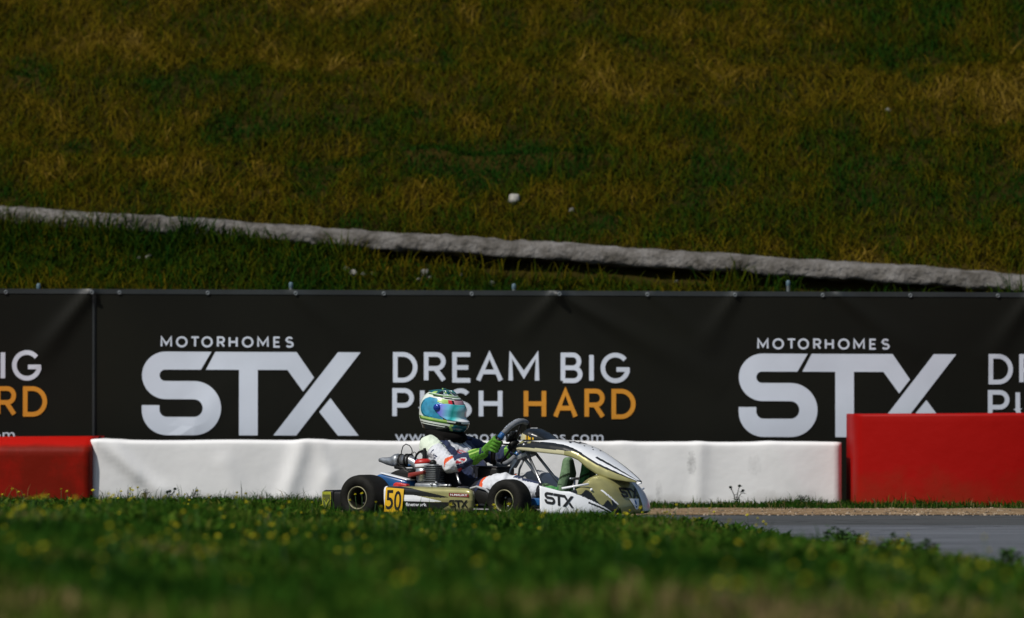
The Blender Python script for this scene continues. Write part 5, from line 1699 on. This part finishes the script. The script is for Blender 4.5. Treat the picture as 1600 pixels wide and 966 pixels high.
weed_m = blade_mat("weed_leaf", [(0.0, (0.006, 0.016, 0.006)), (1.0, (0.020, 0.040, 0.012))], .2)
bush_m = pmat("bushy_leaf", (0.034, 0.085, 0.010), 0.6, var=.45, vscale=35, spec=.3)
def weed(x, y, h, kind, seed, label, group=None):
    rr = random.Random(seed); g = Geo()
    z0 = float(ground_h(np.array([x]), np.array([y]))[0])
    for k in range(3 if kind == "thistle" else 5):
        a = rr.uniform(0, 6.28); l = rr.uniform(.10, .55); hh = h * rr.uniform(.6, 1)
        p = [(0, 0, 0), (math.cos(a) * l * hh * .4, math.sin(a) * l * hh * .4, hh * .6), (math.cos(a) * l * hh, math.sin(a) * l * hh, hh)]
        g.tube(p, [.004, .003, .002], 6)
        if kind == "bush": break
        if kind == "thistle": g.ball(p[2], (.012, .012, .010), 8)
        for j in range(7):
            t = rr.uniform(.15, .95); q = Vector(p[0]).lerp(Vector(p[2]), t); b_ = rr.uniform(0, 6.28); s = rr.uniform(.025, .055) * (1.1 - .5 * t)
            d = Vector((math.cos(b_), math.sin(b_), rr.uniform(-.1, .7))); sd = Vector((-math.sin(b_), math.cos(b_), 0)) * s * .16
            n = len(g.v)
            g.v += [tuple(q), tuple(q + d * s * .5 + sd), tuple(q + d * s + Vector((0, 0, -.2 * s))), tuple(q + d * s * .5 - sd)]
            g.f += [(n, n + 1, n + 2, n + 3)]; g.mi += [0]
    if kind == "bush":
        for j in range(230):
            th, f_ = rr.uniform(0, 6.28), rr.random() ** .5; ht = rr.uniform(.05, 1) * h * (1 - .55 * f_ ** 2)
            q = Vector((math.cos(th) * f_ * h * .62, math.sin(th) * f_ * h * .62, ht)); b_ = rr.uniform(0, 6.28); s = rr.uniform(.018, .042)
            d = Vector((math.cos(b_), math.sin(b_), rr.uniform(-.4, .8))).normalized(); sd = Vector((-math.sin(b_), math.cos(b_), rr.uniform(-.3, .3))) * s * .36
            n = len(g.v)
            g.v += [tuple(q), tuple(q + d * s * .5 + sd), tuple(q + d * s + Vector((0, 0, -.15 * s))), tuple(q + d * s * .5 - sd)]
            g.f += [(n, n + 1, n + 2, n + 3)]; g.mi += [0]
    o = g.build("weed", bush_m if kind == "bush" else weed_m, None, smooth=False); o.location = (x, y, z0)
    tag(o, label, "weed", group)
def wx(px, y): return (px - 800) / 7710 * y
weed(wx(265, 34.0), 34.0, .125, "thistle", 1, "dark upright weed with a round seed head before the white barrier's left part")
weed(wx(301, 33.9), 33.9, .130, "leafy", 2, "dark weed with spreading arms before the white barrier, right of the round headed one")
weed(wx(225, 34.1), 34.1, .115, "leafy", 3, "thin weed nearest the left red barrier, standing before the white one")
weed(wx(1252, 34.0), 34.0, .085, "leafy", 4, "small bushy weed at the foot of the white barrier's right end")
weed(wx(1150, 34.1), 34.1, .140, "thistle", 5, "thin tall weed before the white barrier, right of the kart")
for k, (px, y, h) in enumerate(((1302, 24.6, .13), (1318, 24.4, .12), (1340, 24.2, .10), (1395, 23.4, .12), (1412, 23.3, .11), (1448, 22.8, .11), (1575, 21.2, .12), (1095, 28.2, .08))):
    weed(wx(px, y), y, h * .8, "bush", 40 + k, "leafy dark weed on the right edge of the foreground verge, by the asphalt", "leafy weeds along the track edge")

petal_m = pmat("yellow_petals", (0.58, 0.52, 0.008), 0.7, var=.15, vscale=40)
stem_m = pmat("flower_stem", (0.03, 0.08, 0.015), 0.8)
def flower_mesh(seed, h):
    rr = random.Random(seed); g = Geo()
    lx, ly = rr.uniform(-.02, .02), rr.uniform(-.02, .02)
    g.tube([(0, 0, 0), (lx * .4, ly * .4, h * .55), (lx, ly, h)], .0016, 5, mi=1)
    for ring_n, r, lift in ((6, .015, .006), (5, .010, .011)):
        for k in range(ring_n):
            a = 2 * math.pi * (k + .5 * (ring_n == 5)) / ring_n; w_ = math.pi / ring_n * .95
            c0 = Vector((lx, ly, h))
            q = [c0, c0 + Vector((math.cos(a - w_) * r * .65, math.sin(a - w_) * r * .65, lift * .7)), c0 + Vector((math.cos(a) * r, math.sin(a) * r, lift)), c0 + Vector((math.cos(a + w_) * r * .65, math.sin(a + w_) * r * .65, lift * .7))]
            g.add(q, [(0, 1, 2, 3)], 0)
    g.ball((lx, ly, h + .004), (.006, .006, .005), 6)
    o = g.build("yellow_flower", [petal_m, stem_m]); me = o.data; bpy.data.objects.remove(o)
    return me
fl_meshes = [flower_mesh(k, .075 + .014 * k) for k in range(5)]
picked = [(130, 792), (160, 790), (258, 832), (283, 836), (300, 855), (330, 858), (355, 860), (190, 850), (215, 842), (150, 888), (360, 893), (420, 818), (428, 820), (405, 840), (500, 830), (545, 850), (24, 795), (40, 793), (12, 800), (72, 860), (95, 868), (70, 845), (90, 835), (20, 835), (175, 838),
          (860, 813), (1120, 790), (1175, 803), (1225, 805), (1230, 880), (1360, 863), (1368, 866), (1410, 873), (1398, 870), (1140, 950), (1100, 907), (1120, 902), (1450, 915), (1540, 910), (1580, 910), (1535, 930), (1540, 905), (1490, 900), (1425, 930), (1285, 910), (1305, 905), (1305, 940),
          (1040, 797), (1052, 795), (1060, 796), (1070, 800), (1035, 800), (1083, 798), (610, 818), (618, 812), (680, 803), (840, 812), (745, 795), (757, 793), (770, 796), (690, 780), (705, 812), (575, 855), (690, 870), (745, 885), (630, 905), (620, 805), (980, 800), (997, 798), (970, 812), (1155, 790), (960, 847), (1000, 848), (1180, 900), (1260, 865), (1150, 845), (1380, 868), (1200, 815), (1240, 790), (1080, 815)]
fcount = 0
def put_flower(x, y, z):
    global fcount
    me = fl_meshes[rng.integers(0, 5)]
    o = bpy.data.objects.new("yellow_flower", me); COL.objects.link(o)
    o.location = (x, y, z); o.rotation_euler = (rng.normal(0, .18), rng.normal(0, .18), rng.uniform(0, 6.28))
    s = rng.uniform(.8, 1.2); o.scale = (s * .72, s * .72, s)
    tag(o, "small yellow wildflower blooming in the green grass verge in front of the kart", "flower", "yellow wildflowers in the verge")
    fcount += 1
for px, py in picked:
    q = unproject_ground(px, py, ground_h, 10.0, 29.3, .105)
    if q is None: q = unproject_ground(px, 808, ground_h, 10.0, 29.3, .085)
    if q and float(edge_dist(np.array([q[0]]), np.array([q[1]]))[0]) > .03:
        put_flower(*q)
        if rng.random() < .55: put_flower(q[0] + rng.normal(0, .05), q[1] + rng.normal(0, .25), q[2])
tries = 0
while fcount < 290 and tries < 6000:
    tries += 1
    y = 12.5 + 16.6 * rng.random() ** .7; x = rng.uniform(-1, 1) * .106 * y
    den = .30 + .9 * float(sstep(-.4, -1.3, np.array(x / y * 28))) * float(sstep(15, 19, np.array(y))) + .5 * float(sstep(.8, 1.6, np.array(x)))
    if rng.random() > den * (0.25 + 1.2 * float(fbm(np.array(x * 1.8), np.array(y * .7), 29, 3)) ** 2): continue
    if float(edge_dist(np.array([x]), np.array([y]))[0]) < .06: continue
    put_flower(x, y, float(ground_h(np.array([x]), np.array([y]))[0]))

# ------------------------------------------------------------------ pieces that came out of one loop become parts of their own
def split_pieces(o):
    bm = bmesh.new(); bm.from_mesh(o.data); bm.verts.ensure_lookup_table()
    seen = [False] * len(bm.verts); comps = []
    for v in bm.verts:
        if seen[v.index]: continue
        st = [v]; seen[v.index] = True; comp = []
        while st:
            a_ = st.pop(); comp.append(a_.index)
            for e_ in a_.link_edges:
                b_ = e_.other_vert(a_)
                if not seen[b_.index]: seen[b_.index] = True; st.append(b_)
        comps.append(set(comp))
    bm.free()
    if len(comps) < 2: return
    me = o.data
    V = [v.co.copy() for v in me.vertices]; P = [(tuple(p.vertices), p.material_index, p.use_smooth) for p in me.polygons]
    mats = list(me.materials)
    for k, comp in enumerate(comps):
        order = sorted(comp); mp = {a_: i for i, a_ in enumerate(order)}
        pk = [p for p in P if p[0][0] in comp]
        n_ = bpy.data.meshes.new(o.name); n_.from_pydata([V[i] for i in order], [], [[mp[i] for i in p[0]] for p in pk])
        for m_ in mats: n_.materials.append(m_)
        n_.polygons.foreach_set("material_index", [p[1] for p in pk]); n_.polygons.foreach_set("use_smooth", [p[2] for p in pk]); n_.update()
        if k == 0: o.data = n_
        else:
            c_ = o.copy(); c_.data = n_; COL.objects.link(c_)
for o in [o for o in COL.objects if o.type == 'MESH' and o.name.split('.')[0] in ("panel_strut", "tie_rod", "bumper_bracket", "nose_bracket", "vent_hole", "chin_vent", "top_vent", "wheel_nut", "exhaust_clamp", "cable", "seat_strut", "spoke", "side_seam", "panel_bracket")]:
    split_pieces(o)
